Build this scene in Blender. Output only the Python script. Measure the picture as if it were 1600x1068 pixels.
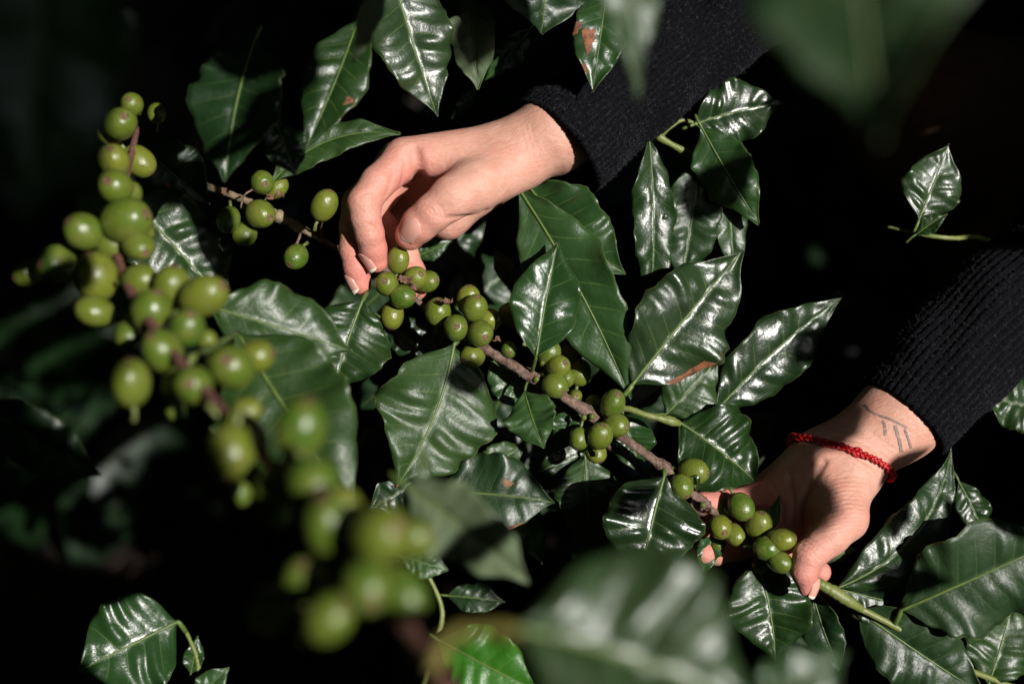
import bpy, math, random
import numpy as np
from mathutils import Vector, Matrix

random.seed(7)
RNG = np.random.default_rng(7)
for o in list(bpy.data.objects):
    bpy.data.objects.remove(o)
SC = bpy.context.scene
COL = SC.collection

# ------------------------------------------------------------------ camera frame
# "local" space: origin at the focused point on the coffee branch, X right, Y up, Z towards the photographer
W, D, LENS = 0.58, 0.58 / 0.72, 50.0
PITCH = math.radians(40)
FOCUS = np.array([0.0, 0.0, 0.45])
AX = np.array([1.0, 0, 0])
AY = np.array([0, math.sin(PITCH), math.cos(PITCH)])
AZ = np.array([0, -math.cos(PITCH), math.sin(PITCH)])
R3 = np.stack([AX, AY, AZ], axis=1)          # local -> world rotation


def to_world(p):
    return np.asarray(p, float) @ R3.T + FOCUS


def at(px, py, z=0.0):                        # a pixel of the photograph at a chosen depth -> local point
    k = W / 1600 * (D - z) / D
    return np.array([(px - 800) * k, (534 - py) * k, z])


def nrm(v):
    v = np.asarray(v, float)
    return v / max(np.linalg.norm(v), 1e-12)


cam_d = bpy.data.cameras.new('camera')
cam = bpy.data.objects.new('camera', cam_d)
COL.objects.link(cam)
M = Matrix([[*R3[0], 0], [*R3[1], 0], [*R3[2], 0], [0, 0, 0, 1]])
M.translation = Vector(to_world([0, 0, D]))
cam.matrix_world = M
cam_d.lens, cam_d.sensor_width = LENS, 36.0
cam_d.clip_start, cam_d.clip_end = 0.02, 500
cam_d.dof.use_dof = True
cam_d.dof.focus_distance = D - 0.005
cam_d.dof.aperture_fstop = 4.2
cam_d.dof.aperture_blades = 9
SC.camera = cam

# ------------------------------------------------------------------ sky, sun, exposure
LDIR = nrm([0.48, 0.09, 0.87])               # towards the sun, local
LW = LDIR @ R3.T
sun_el = math.asin(LW[2])
sun_az = math.atan2(LW[0], LW[1])
world = bpy.data.worlds.new('World')
SC.world = world
world.use_nodes = True
wn = world.node_tree.nodes
sky = wn.new('ShaderNodeTexSky')
sky.sky_type = 'NISHITA'
sky.sun_disc = False
sky.sun_elevation = sun_el
sky.sun_rotation = sun_az
wn['Background'].inputs['Strength'].default_value = 0.08
world.node_tree.links.new(sky.outputs[0], wn['Background'].inputs['Color'])
sd = bpy.data.lights.new('sun', 'SUN')
sd.energy, sd.angle, sd.color = 5.0, math.radians(0.5), (1.0, 0.965, 0.91)
sun = bpy.data.objects.new('sun', sd)
COL.objects.link(sun)
sun.rotation_euler = Vector(LW).to_track_quat('Z', 'Y').to_euler()
sun.location = Vector(to_world(LDIR * 6))
SC.view_settings.view_transform = 'Standard'
SC.view_settings.look = 'None'
SC.view_settings.exposure = 0.27
SC.view_settings.gamma = 1.0
SC.view_settings.use_curve_mapping = False
SC.render.engine = 'CYCLES'
SC.cycles.max_bounces = 6
SC.cycles.use_denoising = True


# ------------------------------------------------------------------ materials
class NT:
    def __init__(self, name):
        self.m = bpy.data.materials.new(name)
        self.m.use_nodes = True
        self.t = self.m.node_tree
        self.p = self.t.nodes['Principled BSDF']
        self.out = self.t.nodes['Material Output']

    def n(self, kind, **kw):
        nd = self.t.nodes.new(kind)
        for k, v in kw.items():
            if k.startswith('i_'):
                key = k[2:]
                nd.inputs[int(key) if key.isdigit() else key].default_value = v
            else:
                setattr(nd, k, v)
        return nd

    def l(self, a, b):
        self.t.links.new(a, b)

    def math(self, op, a, b=None, clamp=False):
        nd = self.n('ShaderNodeMath', operation=op, use_clamp=clamp)
        for i, x in enumerate((a, b)):
            if x is None:
                continue
            if isinstance(x, (int, float)):
                nd.inputs[i].default_value = x
            else:
                self.l(x, nd.inputs[i])
        return nd.outputs[0]

    def rng(self, x, a, b, c=0.0, d=1.0, smooth=True):
        nd = self.n('ShaderNodeMapRange', interpolation_type='SMOOTHSTEP' if smooth else 'LINEAR')
        self.l(x, nd.inputs[0])
        for i, v in enumerate((a, b, c, d)):
            nd.inputs[i + 1].default_value = v
        return nd.outputs[0]

    def mix(self, f, a, b):
        nd = self.n('ShaderNodeMix', data_type='RGBA')
        if isinstance(f, (int, float)):
            nd.inputs[0].default_value = f
        else:
            self.l(f, nd.inputs[0])
        for i, x in ((6, a), (7, b)):
            if isinstance(x, tuple):
                nd.inputs[i].default_value = (*x, 1)
            else:
                self.l(x, nd.inputs[i])
        return nd.outputs[2]

    def noise(self, scale, detail=3.0, rough=0.5, vec=None, stretch=None):
        nd = self.n('ShaderNodeTexNoise')
        nd.inputs['Scale'].default_value = scale
        nd.inputs['Detail'].default_value = detail
        nd.inputs['Roughness'].default_value = rough
        if vec is None:
            vec = self.coord()
        if stretch:
            mp = self.n('ShaderNodeMapping')
            mp.inputs['Scale'].default_value = stretch
            self.l(vec, mp.inputs[0])
            vec = mp.outputs[0]
        self.l(vec, nd.inputs['Vector'])
        return nd.outputs[0]

    def coord(self):
        if not hasattr(self, '_c'):
            self._c = self.n('ShaderNodeTexCoord')
        return self._c.outputs['Object']

    def bump(self, h, dist, strength=1.0, prev=None):
        nd = self.n('ShaderNodeBump')
        nd.inputs['Strength'].default_value = strength
        nd.inputs['Distance'].default_value = dist
        self.l(h, nd.inputs['Height'])
        if prev is not None:
            self.l(prev, nd.inputs['Normal'])
        return nd.outputs[0]


def leaf_material(name, c0, c1, vein, rough=0.40, trans=0.09, tcol=(0.10, 0.22, 0.02), spec=0.58, vein_amt=0.55):
    k = NT(name)
    uv = k.n('ShaderNodeUVMap')
    sep = k.n('ShaderNodeSeparateXYZ')
    k.l(uv.outputs[0], sep.inputs[0])
    f = k.math('FRACT', sep.outputs[0])
    d = k.math('ABSOLUTE', k.math('SUBTRACT', f, 0.5))
    av = k.math('ABSOLUTE', sep.outputs[1])
    vm = k.math('MULTIPLY', k.rng(d, 0.455, 0.497), k.rng(av, 0.35, 1.0, 1.0, 0.1))
    mid = k.rng(av, 0.012, 0.04, 1.0, 0.0)
    vm = k.math('MAXIMUM', k.math('MULTIPLY', vm, vein_amt), mid)
    n1 = k.noise(45, 4, 0.6)
    oi = k.n('ShaderNodeObjectInfo')
    mm = k.math('ADD', k.math('MULTIPLY', n1, 0.9), k.math('MULTIPLY', k.math('SUBTRACT', oi.outputs['Random'], 0.5), 0.7), clamp=True)
    base = k.mix(k.rng(mm, 0.2, 0.85), c0, c1)
    spots = k.rng(k.noise(260, 2, 0.5), 0.70, 0.76)
    base = k.mix(k.math('MULTIPLY', spots, 0.35), base, (0.09, 0.085, 0.03))
    edge = k.rng(av, 0.96, 1.0, 0, 0.5)
    base = k.mix(edge, base, (0.10, 0.13, 0.04))
    base = k.mix(k.math('MULTIPLY', vm, 0.8), base, vein)
    k.l(base, k.p.inputs['Base Color'])
    rr = k.math('ADD', rough - 0.19, k.math('MULTIPLY', k.noise(120, 4, 0.65), 0.2))
    rr = k.math('ADD', rr, k.math('MULTIPLY', oi.outputs['Random'], 0.15))
    rr = k.math('ADD', rr, k.math('MULTIPLY', k.rng(k.noise(38, 4, 0.7), 0.50, 0.72), 0.16))
    dust = k.rng(k.noise(700, 3, 0.7), 0.66, 0.74)
    base = k.mix(k.math('MULTIPLY', k.math('MULTIPLY', dust, k.rng(k.noise(30, 3, 0.6), 0.4, 0.65)), 0.4), base, (0.17, 0.16, 0.12))
    k.l(base, k.p.inputs['Base Color'])
    k.l(rr, k.p.inputs['Roughness'])
    k.p.inputs['Specular IOR Level'].default_value = spec
    vo = k.n('ShaderNodeTexVoronoi', feature='DISTANCE_TO_EDGE')
    vo.inputs['Scale'].default_value = 420
    k.l(k.coord(), vo.inputs['Vector'])
    b1 = k.bump(k.rng(vo.outputs['Distance'], 0.0, 0.25), 0.00006, 0.35)
    b2 = k.bump(k.noise(160, 4, 0.55), 0.0010, 0.55, b1)
    b3 = k.bump(vm, 0.0005, -0.6, b2)
    k.l(b3, k.p.inputs['Normal'])
    tr = k.n('ShaderNodeBsdfTranslucent')
    tr.inputs[0].default_value = (*tcol, 1)
    mx = k.n('ShaderNodeMixShader')
    mx.inputs[0].default_value = trans
    k.l(k.p.outputs[0], mx.inputs[1])
    k.l(tr.outputs[0], mx.inputs[2])
    k.l(mx.outputs[0], k.out.inputs[0])
    return k.m


def simple(name, col, rough=0.6, noise=None, bump=None, col2=None, spec=0.5, stretch=None):
    k = NT(name)
    k.p.inputs['Roughness'].default_value = rough
    k.p.inputs['Specular IOR Level'].default_value = spec
    k.p.inputs['Base Color'].default_value = (*col, 1)
    if noise:
        k.l(k.mix(k.rng(k.noise(noise, 5, 0.6, stretch=stretch), 0.3, 0.7), col, col2 or tuple(c * 0.5 for c in col)), k.p.inputs['Base Color'])
    if bump:
        k.l(k.bump(k.noise(bump[0], 5, 0.65, stretch=stretch), bump[1]), k.p.inputs['Normal'])
    return k.m


MAT = {}
MAT['leaf'] = leaf_material('leaf_green', (0.010, 0.030, 0.006), (0.023, 0.055, 0.011), (0.11, 0.155, 0.035))
MAT['bright'] = leaf_material('leaf_fresh_green', (0.017, 0.050, 0.012), (0.030, 0.074, 0.018), (0.13, 0.20, 0.05), trans=0.16)
MAT['deep'] = leaf_material('leaf_deep_green', (0.009, 0.027, 0.008), (0.017, 0.042, 0.012), (0.07, 0.11, 0.035), rough=0.43)
MAT['glossy'] = leaf_material('leaf_polished_green', (0.011, 0.028, 0.008), (0.025, 0.052, 0.015), (0.11, 0.155, 0.04), rough=0.38, spec=0.9)
MAT['lime'] = leaf_material('leaf_lime_green', (0.03, 0.14, 0.008), (0.05, 0.19, 0.012), (0.10, 0.22, 0.03), rough=0.45, trans=0.3, tcol=(0.16, 0.42, 0.02))
MAT['under'] = leaf_material('leaf_underside', (0.075, 0.105, 0.055), (0.10, 0.135, 0.07), (0.19, 0.21, 0.10), rough=0.55, trans=0.12, spec=0.3)
MAT['rib'] = simple('midrib_green', (0.10, 0.145, 0.03), 0.45, 150, (500, 0.0002), (0.06, 0.10, 0.022))
MAT['twig_green'] = simple('green_twig', (0.12, 0.16, 0.03), 0.45, 120, (500, 0.0003), (0.17, 0.18, 0.06))
MAT['twig_yellow'] = simple('yellow_green_twig', (0.15, 0.14, 0.025), 0.5, 120, (500, 0.0003), (0.19, 0.15, 0.05))
MAT['twig_brown'] = simple('brown_bark', (0.25, 0.16, 0.125), 0.78, 320, (700, 0.0014), (0.085, 0.045, 0.032))
MAT['twig_red'] = simple('reddish_bark', (0.19, 0.08, 0.058), 0.7, 160, (500, 0.0008), (0.09, 0.04, 0.03))
MAT['dry'] = simple('dry_brown', (0.24, 0.13, 0.075), 0.85, 300, (700, 0.0010), (0.09, 0.045, 0.03))
MAT['scorch'] = simple('scorched_brown', (0.25, 0.085, 0.03), 0.7, 260, (600, 0.0006), (0.08, 0.03, 0.015))
MAT['tan'] = simple('pale_twig', (0.30, 0.24, 0.15), 0.8, 300, (600, 0.0008), (0.16, 0.11, 0.06))

# coffee cherries
k = NT('green_cherry_skin')
oi = k.n('ShaderNodeObjectInfo')
ca = k.mix(oi.outputs['Random'], (0.050, 0.102, 0.010), (0.150, 0.166, 0.018))
cb = k.mix(k.rng(k.noise(110, 4, 0.6), 0.35, 0.75), ca, (0.125, 0.145, 0.026))
cc = k.mix(k.math('MULTIPLY', k.rng(k.noise(420, 3, 0.6, stretch=(1, 1, 0.25)), 0.62, 0.72), 0.5), cb, (0.20, 0.21, 0.06))
cc = k.mix(k.math('MULTIPLY', k.rng(k.noise(300, 2, 0.5), 0.68, 0.73), 0.6), cc, (0.10, 0.06, 0.02))
k.l(cc, k.p.inputs['Base Color'])
k.l(k.math('ADD', 0.2, k.math('MULTIPLY', k.noise(90, 4, 0.6), 0.26)), k.p.inputs['Roughness'])
k.p.inputs['Specular IOR Level'].default_value = 0.5
k.p.inputs['Subsurface Weight'].default_value = 0.15
k.p.inputs['Subsurface Radius'].default_value = (0.6, 1.0, 0.15)
k.p.inputs['Subsurface Scale'].default_value = 0.002
k.l(k.bump(k.noise(350, 4, 0.6), 0.0005), k.p.inputs['Normal'])
MAT['cherry'] = k.m
MAT['navel'] = simple('cherry_navel', (0.19, 0.125, 0.05), 0.7, 700, (900, 0.0004), (0.045, 0.026, 0.013))

# skin
k = NT('skin')
at_ = k.n('ShaderNodeAttribute')
at_.attribute_name = 'flush'
base = k.mix(k.rng(k.noise(130, 4, 0.6), 0.3, 0.7), (0.60, 0.335, 0.255), (0.54, 0.28, 0.208))
base = k.mix(k.math('MULTIPLY', k.rng(k.noise(55, 3, 0.55), 0.45, 0.75), 0.5), base, (0.57, 0.235, 0.18))
base = k.mix(k.math('MULTIPLY', at_.outputs['Fac'], 0.85), base, (0.58, 0.20, 0.165))
base = k.mix(k.math('MULTIPLY', k.rng(k.noise(900, 2, 0.5), 0.66, 0.74), 0.12), base, (0.30, 0.12, 0.09))
k.l(base, k.p.inputs['Base Color'])
k.p.inputs['Roughness'].default_value = 0.46
k.p.inputs['Specular IOR Level'].default_value = 0.38
k.p.inputs['Subsurface Weight'].default_value = 0.35
k.p.inputs['Subsurface Radius'].default_value = (1.0, 0.35, 0.2)
k.p.inputs['Subsurface Scale'].default_value = 0.0022
vo = k.n('ShaderNodeTexVoronoi', feature='DISTANCE_TO_EDGE')
vo.inputs['Scale'].default_value = 900
k.l(k.coord(), vo.inputs['Vector'])
b1 = k.bump(k.rng(vo.outputs['Distance'], 0, 0.2), 0.00012, 0.5)
b2 = k.bump(k.noise(420, 4, 0.6, stretch=(0.6, 1.6, 1.0)), 0.0012, 0.55, b1)
k.l(b2, k.p.inputs['Normal'])
MAT['skin'] = k.m
k = NT('nail')
k.p.inputs['Base Color'].default_value = (0.62, 0.32, 0.26, 1)
k.p.inputs['Roughness'].default_value = 0.25
k.p.inputs['Subsurface Weight'].default_value = 0.2
k.p.inputs['Subsurface Scale'].default_value = 0.001
MAT['nail'] = k.m
MAT['nail_edge'] = simple('nail_free_edge', (0.82, 0.74, 0.62), 0.4)
MAT['ink'] = simple('tattoo_ink', (0.12, 0.10, 0.10), 0.5, 900, None, (0.36, 0.22, 0.175))
MAT['cord'] = simple('red_cord', (0.50, 0.006, 0.010), 0.32, 700, (1200, 0.0004), (0.26, 0.003, 0.005))

# black knit
k = NT('black_wool')
fz = k.noise(1500, 4, 0.75)
k.l(k.mix(k.rng(fz, 0.45, 0.8), (0.0016, 0.0016, 0.0022), (0.0065, 0.0062, 0.008)), k.p.inputs['Base Color'])
k.p.inputs['Roughness'].default_value = 0.95
k.p.inputs['Specular IOR Level'].default_value = 0.08
k.p.inputs['Sheen Weight'].default_value = 0.03
k.p.inputs['Sheen Roughness'].default_value = 0.6
k.p.inputs['Sheen Tint'].default_value = (0.5, 0.5, 0.65, 1)
b = k.bump(k.noise(900, 4, 0.7), 0.0012, 0.9)
k.l(b, k.p.inputs['Normal'])
MAT['wool'] = k.m
MAT['fibre'] = simple('wool_fibre', (0.06, 0.058, 0.07), 0.8)
MAT['trouser'] = simple('brown_cloth', (0.13, 0.062, 0.036), 0.9, 90, (700, 0.0008), (0.09, 0.045, 0.027))
MAT['soil'] = simple('dark_soil', (0.035, 0.022, 0.016), 0.95, 14, (60, 0.012), (0.015, 0.010, 0.008))
MAT['litter'] = simple('leaf_litter', (0.10, 0.055, 0.036), 0.85, 60, (300, 0.001), (0.03, 0.018, 0.013))
MAT['bark'] = simple('tree_bark', (0.12, 0.085, 0.06), 0.9, 25, (60, 0.01), (0.06, 0.04, 0.03))


# ------------------------------------------------------------------ mesh helpers
def mesh_of(name, V, F, mats, smooth=True, mi=None, uv=None, attr=None):
    me = bpy.data.meshes.new(name)
    me.from_pydata([tuple(map(float, v)) for v in V], [], [tuple(map(int, f)) for f in F])
    for m in (mats if isinstance(mats, (list, tuple)) else [mats]):
        me.materials.append(m)
    if mi is not None:
        me.polygons.foreach_set('material_index', np.asarray(mi, dtype=np.int32))
    if smooth:
        me.polygons.foreach_set('use_smooth', np.ones(len(me.polygons), dtype=bool))
    if uv is not None:
        lay = me.uv_layers.new(name='UVMap')
        li = np.zeros(len(me.loops), dtype=np.int32)
        me.loops.foreach_get('vertex_index', li)
        lay.data.foreach_set('uv', np.asarray(uv, dtype=np.float32)[li].ravel())
    if attr:
        for kx, a in attr.items():
            at2 = me.attributes.new(kx, 'FLOAT', 'POINT')
            at2.data.foreach_set('value', np.asarray(a, dtype=np.float32))
    me.update()
    return me


def obj(name, me, parent=None, **props):
    o = bpy.data.objects.new(name, me)
    COL.objects.link(o)
    if parent is not None:
        o.parent = parent
    for kx, v in props.items():
        o[kx] = v
    return o


def thing(name, loc, label, cat, group=None):
    o = bpy.data.objects.new(name, None)
    o.empty_display_size = 0.02
    COL.objects.link(o)
    o.location = loc
    o['label'], o['category'] = label, cat
    if group:
        o['group'] = group
    o['_loc'] = [float(x) for x in loc]
    return o


def rel(root, P):                             # local points -> mesh coordinates of a child of root
    return to_world(P) - np.array(root['_loc'])


def tube(P, rad, n=8, cap=True):
    P = np.asarray(P, float)
    N = len(P)
    rad = np.broadcast_to(np.asarray(rad, float), (N,))
    T = np.gradient(P, axis=0)
    T /= np.linalg.norm(T, axis=1)[:, None] + 1e-12
    u = np.cross(T[0], [0.3, 0.5, 0.8])
    u = nrm(u)
    V, F = [], []
    for i in range(N):
        u = nrm(u - T[i] * np.dot(u, T[i]))
        w = np.cross(T[i], u)
        for j in range(n):
            a = 2 * math.pi * j / n
            V.append(P[i] + rad[i] * (math.cos(a) * u + math.sin(a) * w))
    for i in range(N - 1):
        for j in range(n):
            a, b = i * n + j, i * n + (j + 1) % n
            F.append((a, b, b + n, a + n))
    if cap:
        F.append(tuple(range(n - 1, -1, -1)))
        F.append(tuple(range((N - 1) * n, N * n)))
    return V, F


def spline(P, n):
    P = np.asarray(P, float)
    if len(P) == 2:
        t = np.linspace(0, 1, n)[:, None]
        return P[0] * (1 - t) + P[1] * t
    Q = np.vstack([2 * P[0] - P[1], P, 2 * P[-1] - P[-2]])
    out = []
    segs = len(P) - 1
    for x in np.linspace(0, segs - 1e-6, n):
        i = int(x)
        t = x - i
        a, b, c, d = Q[i], Q[i + 1], Q[i + 2], Q[i + 3]
        out.append(0.5 * (2 * b + (c - a) * t + (2 * a - 5 * b + 4 * c - d) * t * t + (3 * b - a - 3 * c + d) * t ** 3))
    return np.array(out)


def join(parts):
    V, F = [], []
    for v, f in parts:
        o = len(V)
        V.extend(v)
        F.extend([tuple(i + o for i in q) for q in f])
    return V, F


LIT = []                                      # local sample points that the sun reaches in the photograph
SHAPE_T = np.array([0, .04, .1, .18, .28, .4, .52, .64, .74, .82, .89, .94, .975, 1.0])
SHAPE_W = np.array([.03, .17, .42, .68, .90, 1.0, .985, .86, .66, .45, .25, .125, .055, .008])


def smooth_interp(t, xs, ys):
    i = np.clip(np.searchsorted(xs, t) - 1, 0, len(xs) - 2)
    m = np.gradient(ys, xs)
    h = xs[i + 1] - xs[i]
    s = (t - xs[i]) / h
    return ((2 * s ** 3 - 3 * s ** 2 + 1) * ys[i] + (s ** 3 - 2 * s ** 2 + s) * h * m[i]
            + (-2 * s ** 3 + 3 * s ** 2) * ys[i + 1] + (s ** 3 - s ** 2) * h * m[i + 1])


def leaf(root, base, tip, w, roll=0.0, fold=14.0, bend=0.06, side=0.0, nv=9, mat='leaf', lit=True, flip=False,
         att=None, q=1.0, wave=1.0, seed=None, patches=(), label=None, pitch=0.0, twist=0.0, curl=0.0, ribcol=None, shine=None, gloss=False):
    """One leaf blade with its raised midrib and petiole. w = width in photo pixels at the leaf's depth."""
    seed = seed if seed is not None else int(abs(base[0] * 13 + base[1] * 7 + tip[0])) % 9973
    r = np.random.default_rng(seed)
    A, B = at(*base), at(*tip)
    if shine:                                  # set the blade so that one half (or both) mirrors the sun to the lens
        vw = nrm(np.array([0, 0, D]) - (A + B) / 2)
        hv = nrm(LDIR + vw)
        ln_ = np.linalg.norm((B - A)[:2])
        dz = -((B - A)[:2] @ hv[:2]) / hv[2]
        B = at(tip[0], tip[1], base[2] + np.clip(dz * .8, -.45 * ln_, .45 * ln_))
        tt_ = nrm(B - A)
        nn_ = nrm(vw - tt_ * (vw @ tt_))
        rh = math.degrees(math.atan2(hv @ np.cross(nn_, tt_), hv @ nn_))
        bend *= .6
        roll = rh + {'L': .5, 'R': -.5, 'B': 0}[shine] * fold
    Lc = np.linalg.norm(B - A)
    zm = (A[2] + B[2]) / 2
    hw = w * W / 1600 * (D - zm) / D / 2
    hw /= max(0.35, math.cos(math.radians(roll)) * math.cos(math.radians(fold)))
    t0 = nrm(B - A)
    view = nrm(np.array([0, 0, D]) - (A + B) / 2)
    n0 = nrm(view - t0 * np.dot(view, t0))
    s0 = np.cross(n0, t0)
    a = math.radians(roll)
    n0, s0 = n0 * math.cos(a) + s0 * math.sin(a), s0 * math.cos(a) - n0 * math.sin(a)
    ctrl = (A + B) / 2 + n0 * bend * Lc * 2 + s0 * side * Lc * 2
    ph = r.uniform(0, 6.28, 12)
    skew = r.uniform(-0.06, 0.06)
    fr = math.tan(math.radians(fold))
    r0 = r.uniform(.7, 1.6)
    na, amp = 1.0, hw * 0.075 * q

    def mid(t):
        t = t[..., None]
        return A * (1 - t) ** 2 + ctrl * 2 * t * (1 - t) + B * t ** 2

    def width(t, sg):
        wd = smooth_interp(np.clip((t + skew * t * (1 - t) * 2), 0, 1), SHAPE_T, SHAPE_W)
        edge = 1 + wave * (0.045 * np.sin(t * nv * 2.1 + ph[0] + sg * 1.3) + 0.022 * np.sin(t * nv * 5.1 + ph[1] - sg) + 0.012 * np.sin(t * nv * 11 + ph[2]))
        return hw * wd * edge

    def blade(t, v):
        sg = np.where(v >= 0, 1.0, -1.0)
        av = np.abs(v)
        tg = 2 * (1 - t)[..., None] * (ctrl - A) + 2 * t[..., None] * (B - ctrl)
        tg /= np.linalg.norm(tg, axis=-1)[..., None]
        tw = np.radians(twist) * (t - 0.5)
        nn = n0 - tg * (tg @ n0)[..., None]
        nn /= np.linalg.norm(nn, axis=-1)[..., None]
        ss = np.cross(nn, tg)
        c, s_ = np.cos(tw)[..., None], np.sin(tw)[..., None]
        nn, ss = nn * c + ss * s_, ss * c - nn * s_
        wd = width(t, sg)
        phase = t * nv + 0.5 - av * 1.15 * (1 - 0.3 * t) + (sg > 0) * 0.42
        f = phase - np.floor(phase)
        taper = np.clip(wd / hw, 0, 1)
        quilt = amp * (np.sin(np.pi * f) ** 0.75) * np.clip(av * 5, 0, 1) * (1 - av ** 3) * taper
        quilt *= 0.7 + 0.5 * np.sin(phase * 2.1 + ph[2] + sg) + .3 * np.sin(phase * 5.3 + ph[9])
        mw = wave * hw * 0.15 * av ** 2.6 * taper * (1.1 * np.sin(t * (7 + nv * r0) + ph[3] + sg * 1.7) + 0.45 * np.sin(t * nv * 4.7 + ph[4] + sg + 2 * np.sin(t * 9 + ph[10])) * (.4 + np.sin(t * 5 + ph[11]) ** 2))
        low = hw * 0.07 * (np.sin(t * 7 + ph[5] + av * 2 * sg) + np.sin(t * 11 + ph[6] + 2.4 * av)) * av
        cup = wd * av * fr - hw * fr * 0.55 * av ** 2 * taper - curl * hw * av ** 2 * taper
        h = cup + quilt + mw + low
        P = mid(t) + ss * (v * wd)[..., None] + nn * h[..., None]
        return P, phase, nn

    NU, NV = 46, 9
    ts = np.linspace(0, 1, NU)
    vs = np.linspace(-1, 1, 2 * NV + 1)
    tt, vv = np.meshgrid(ts, vs, indexing='ij')
    P, phase, nn = blade(tt, vv)
    nvv = 2 * NV + 1
    F = []
    for i in range(NU - 1):
        for j in range(nvv - 1):
            a0 = i * nvv + j
            F.append((a0, a0 + 1, a0 + nvv + 1, a0 + nvv) if flip else (a0, a0 + nvv, a0 + nvv + 1, a0 + 1))
    Pl = P.reshape(-1, 3)
    # orientation check: normal of first big face against n0
    f0 = F[(NU // 2) * (nvv - 1) + NV]
    nf = np.cross(Pl[f0[1]] - Pl[f0[0]], Pl[f0[2]] - Pl[f0[0]])
    if (np.dot(nf, n0) > 0) == flip:
        F = [tuple(reversed(q_)) for q_ in F]
    top, bot = MAT['glossy' if gloss else mat], MAT['under']
    uvs = np.stack([phase.ravel(), vv.ravel()], 1)
    me = mesh_of('leaf', rel(root, Pl), F, [top, bot], uv=uvs)
    o = obj('leaf', me, root)
    if label:
        o['label'] = label
    sol = o.modifiers.new('thickness', 'SOLIDIFY')
    sol.thickness, sol.offset, sol.material_offset, sol.material_offset_rim = 0.00035, -1, 1, 0
    # midrib with petiole
    tm = np.linspace(0, 0.97, 30)
    Pm, _, nm = blade(tm, np.zeros_like(tm))
    sgn = -1 if flip else 1
    rr = (0.00070 * (1 - tm) ** 0.8 + 0.00013) * min(1.35, max(0.6, hw / 0.022))
    Pm = Pm + nm * sgn * (rr * 0.35)[:, None]
    att_p = at(*att) if att is not None else A - nrm(ctrl - A) * 0.008
    pre = spline(np.array([att_p, att_p * 0.45 + A * 0.55 + n0 * 0.001, Pm[0]]), 8)[:-1]
    V2, F2 = tube(np.vstack([pre, Pm]), np.concatenate([np.full(len(pre), rr[0] * 1.45), rr]), 6)
    obj('midrib', mesh_of('midrib', rel(root, V2), F2, MAT[ribcol or 'rib']), o)
    for (pt, pv, rt, rv, pm) in patches:       # scorched or torn spots that lie on the blade
        VV, FF = [], []
        K = 22
        c, _, cn = blade(np.array([pt]), np.array([pv]))
        VV.append(c[0] + cn[0] * sgn * 0.0004)
        for ring in (0.55, 1.0):
            for i in range(K):
                an = 6.2832 * i / K
                j = ring * (1 + (0.22 * math.sin(3 * an + ph[7]) + 0.14 * math.sin(7 * an + ph[8])) * (ring == 1.0))
                c, _, cn = blade(np.array([np.clip(pt + rt * j * math.cos(an), 0.01, 0.99)]), np.array([np.clip(pv + rv * j * math.sin(an), -0.99, 0.99)]))
                VV.append(c[0] + cn[0] * sgn * (0.0005 if ring < 1 else 0.00025))
        for i in range(K):
            FF.append((0, 1 + i, 1 + (i + 1) % K))
            FF.append((1 + i, 1 + K + i, 1 + K + (i + 1) % K, 1 + (i + 1) % K))
        obj('brown_patch', mesh_of('brown_patch', rel(root, VV), FF, MAT[pm]), o)
    if lit:
        LIT.append(P[2:-2, ::2].reshape(-1, 3))
    return o


def stem(root, pts, rads, mat, name='stem', n=10, knob=(), seg=12, lit=True, rough=0.06):
    P = np.array([at(*p) for p in pts])
    C = spline(P, seg * (len(P) - 1) + 1)
    rad = np.interp(np.linspace(0, len(P) - 1, len(C)), np.arange(len(P)), rads)
    for kx in knob:
        kp = at(*kx[:3])
        dd = np.linalg.norm(C - kp, axis=1)
        rad = rad * (1 + kx[3] * np.exp(-(dd / 0.004) ** 2))
    V, F = tube(C, rad, n)
    V = np.array(V)
    V += RNG.normal(0, 1, V.shape) * np.repeat(rad, n)[:, None] * (rough + .05 * (mat != 'twig_green'))
    o = obj(name, mesh_of(name, rel(root, V), F, MAT[mat]), root)
    if lit:
        LIT.append(np.vstack([C, C + [.004, .004, 0], C - [.004, .004, 0], C + [-.004, .004, 0], C + [.004, -.004, 0]]))
    return C


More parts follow.
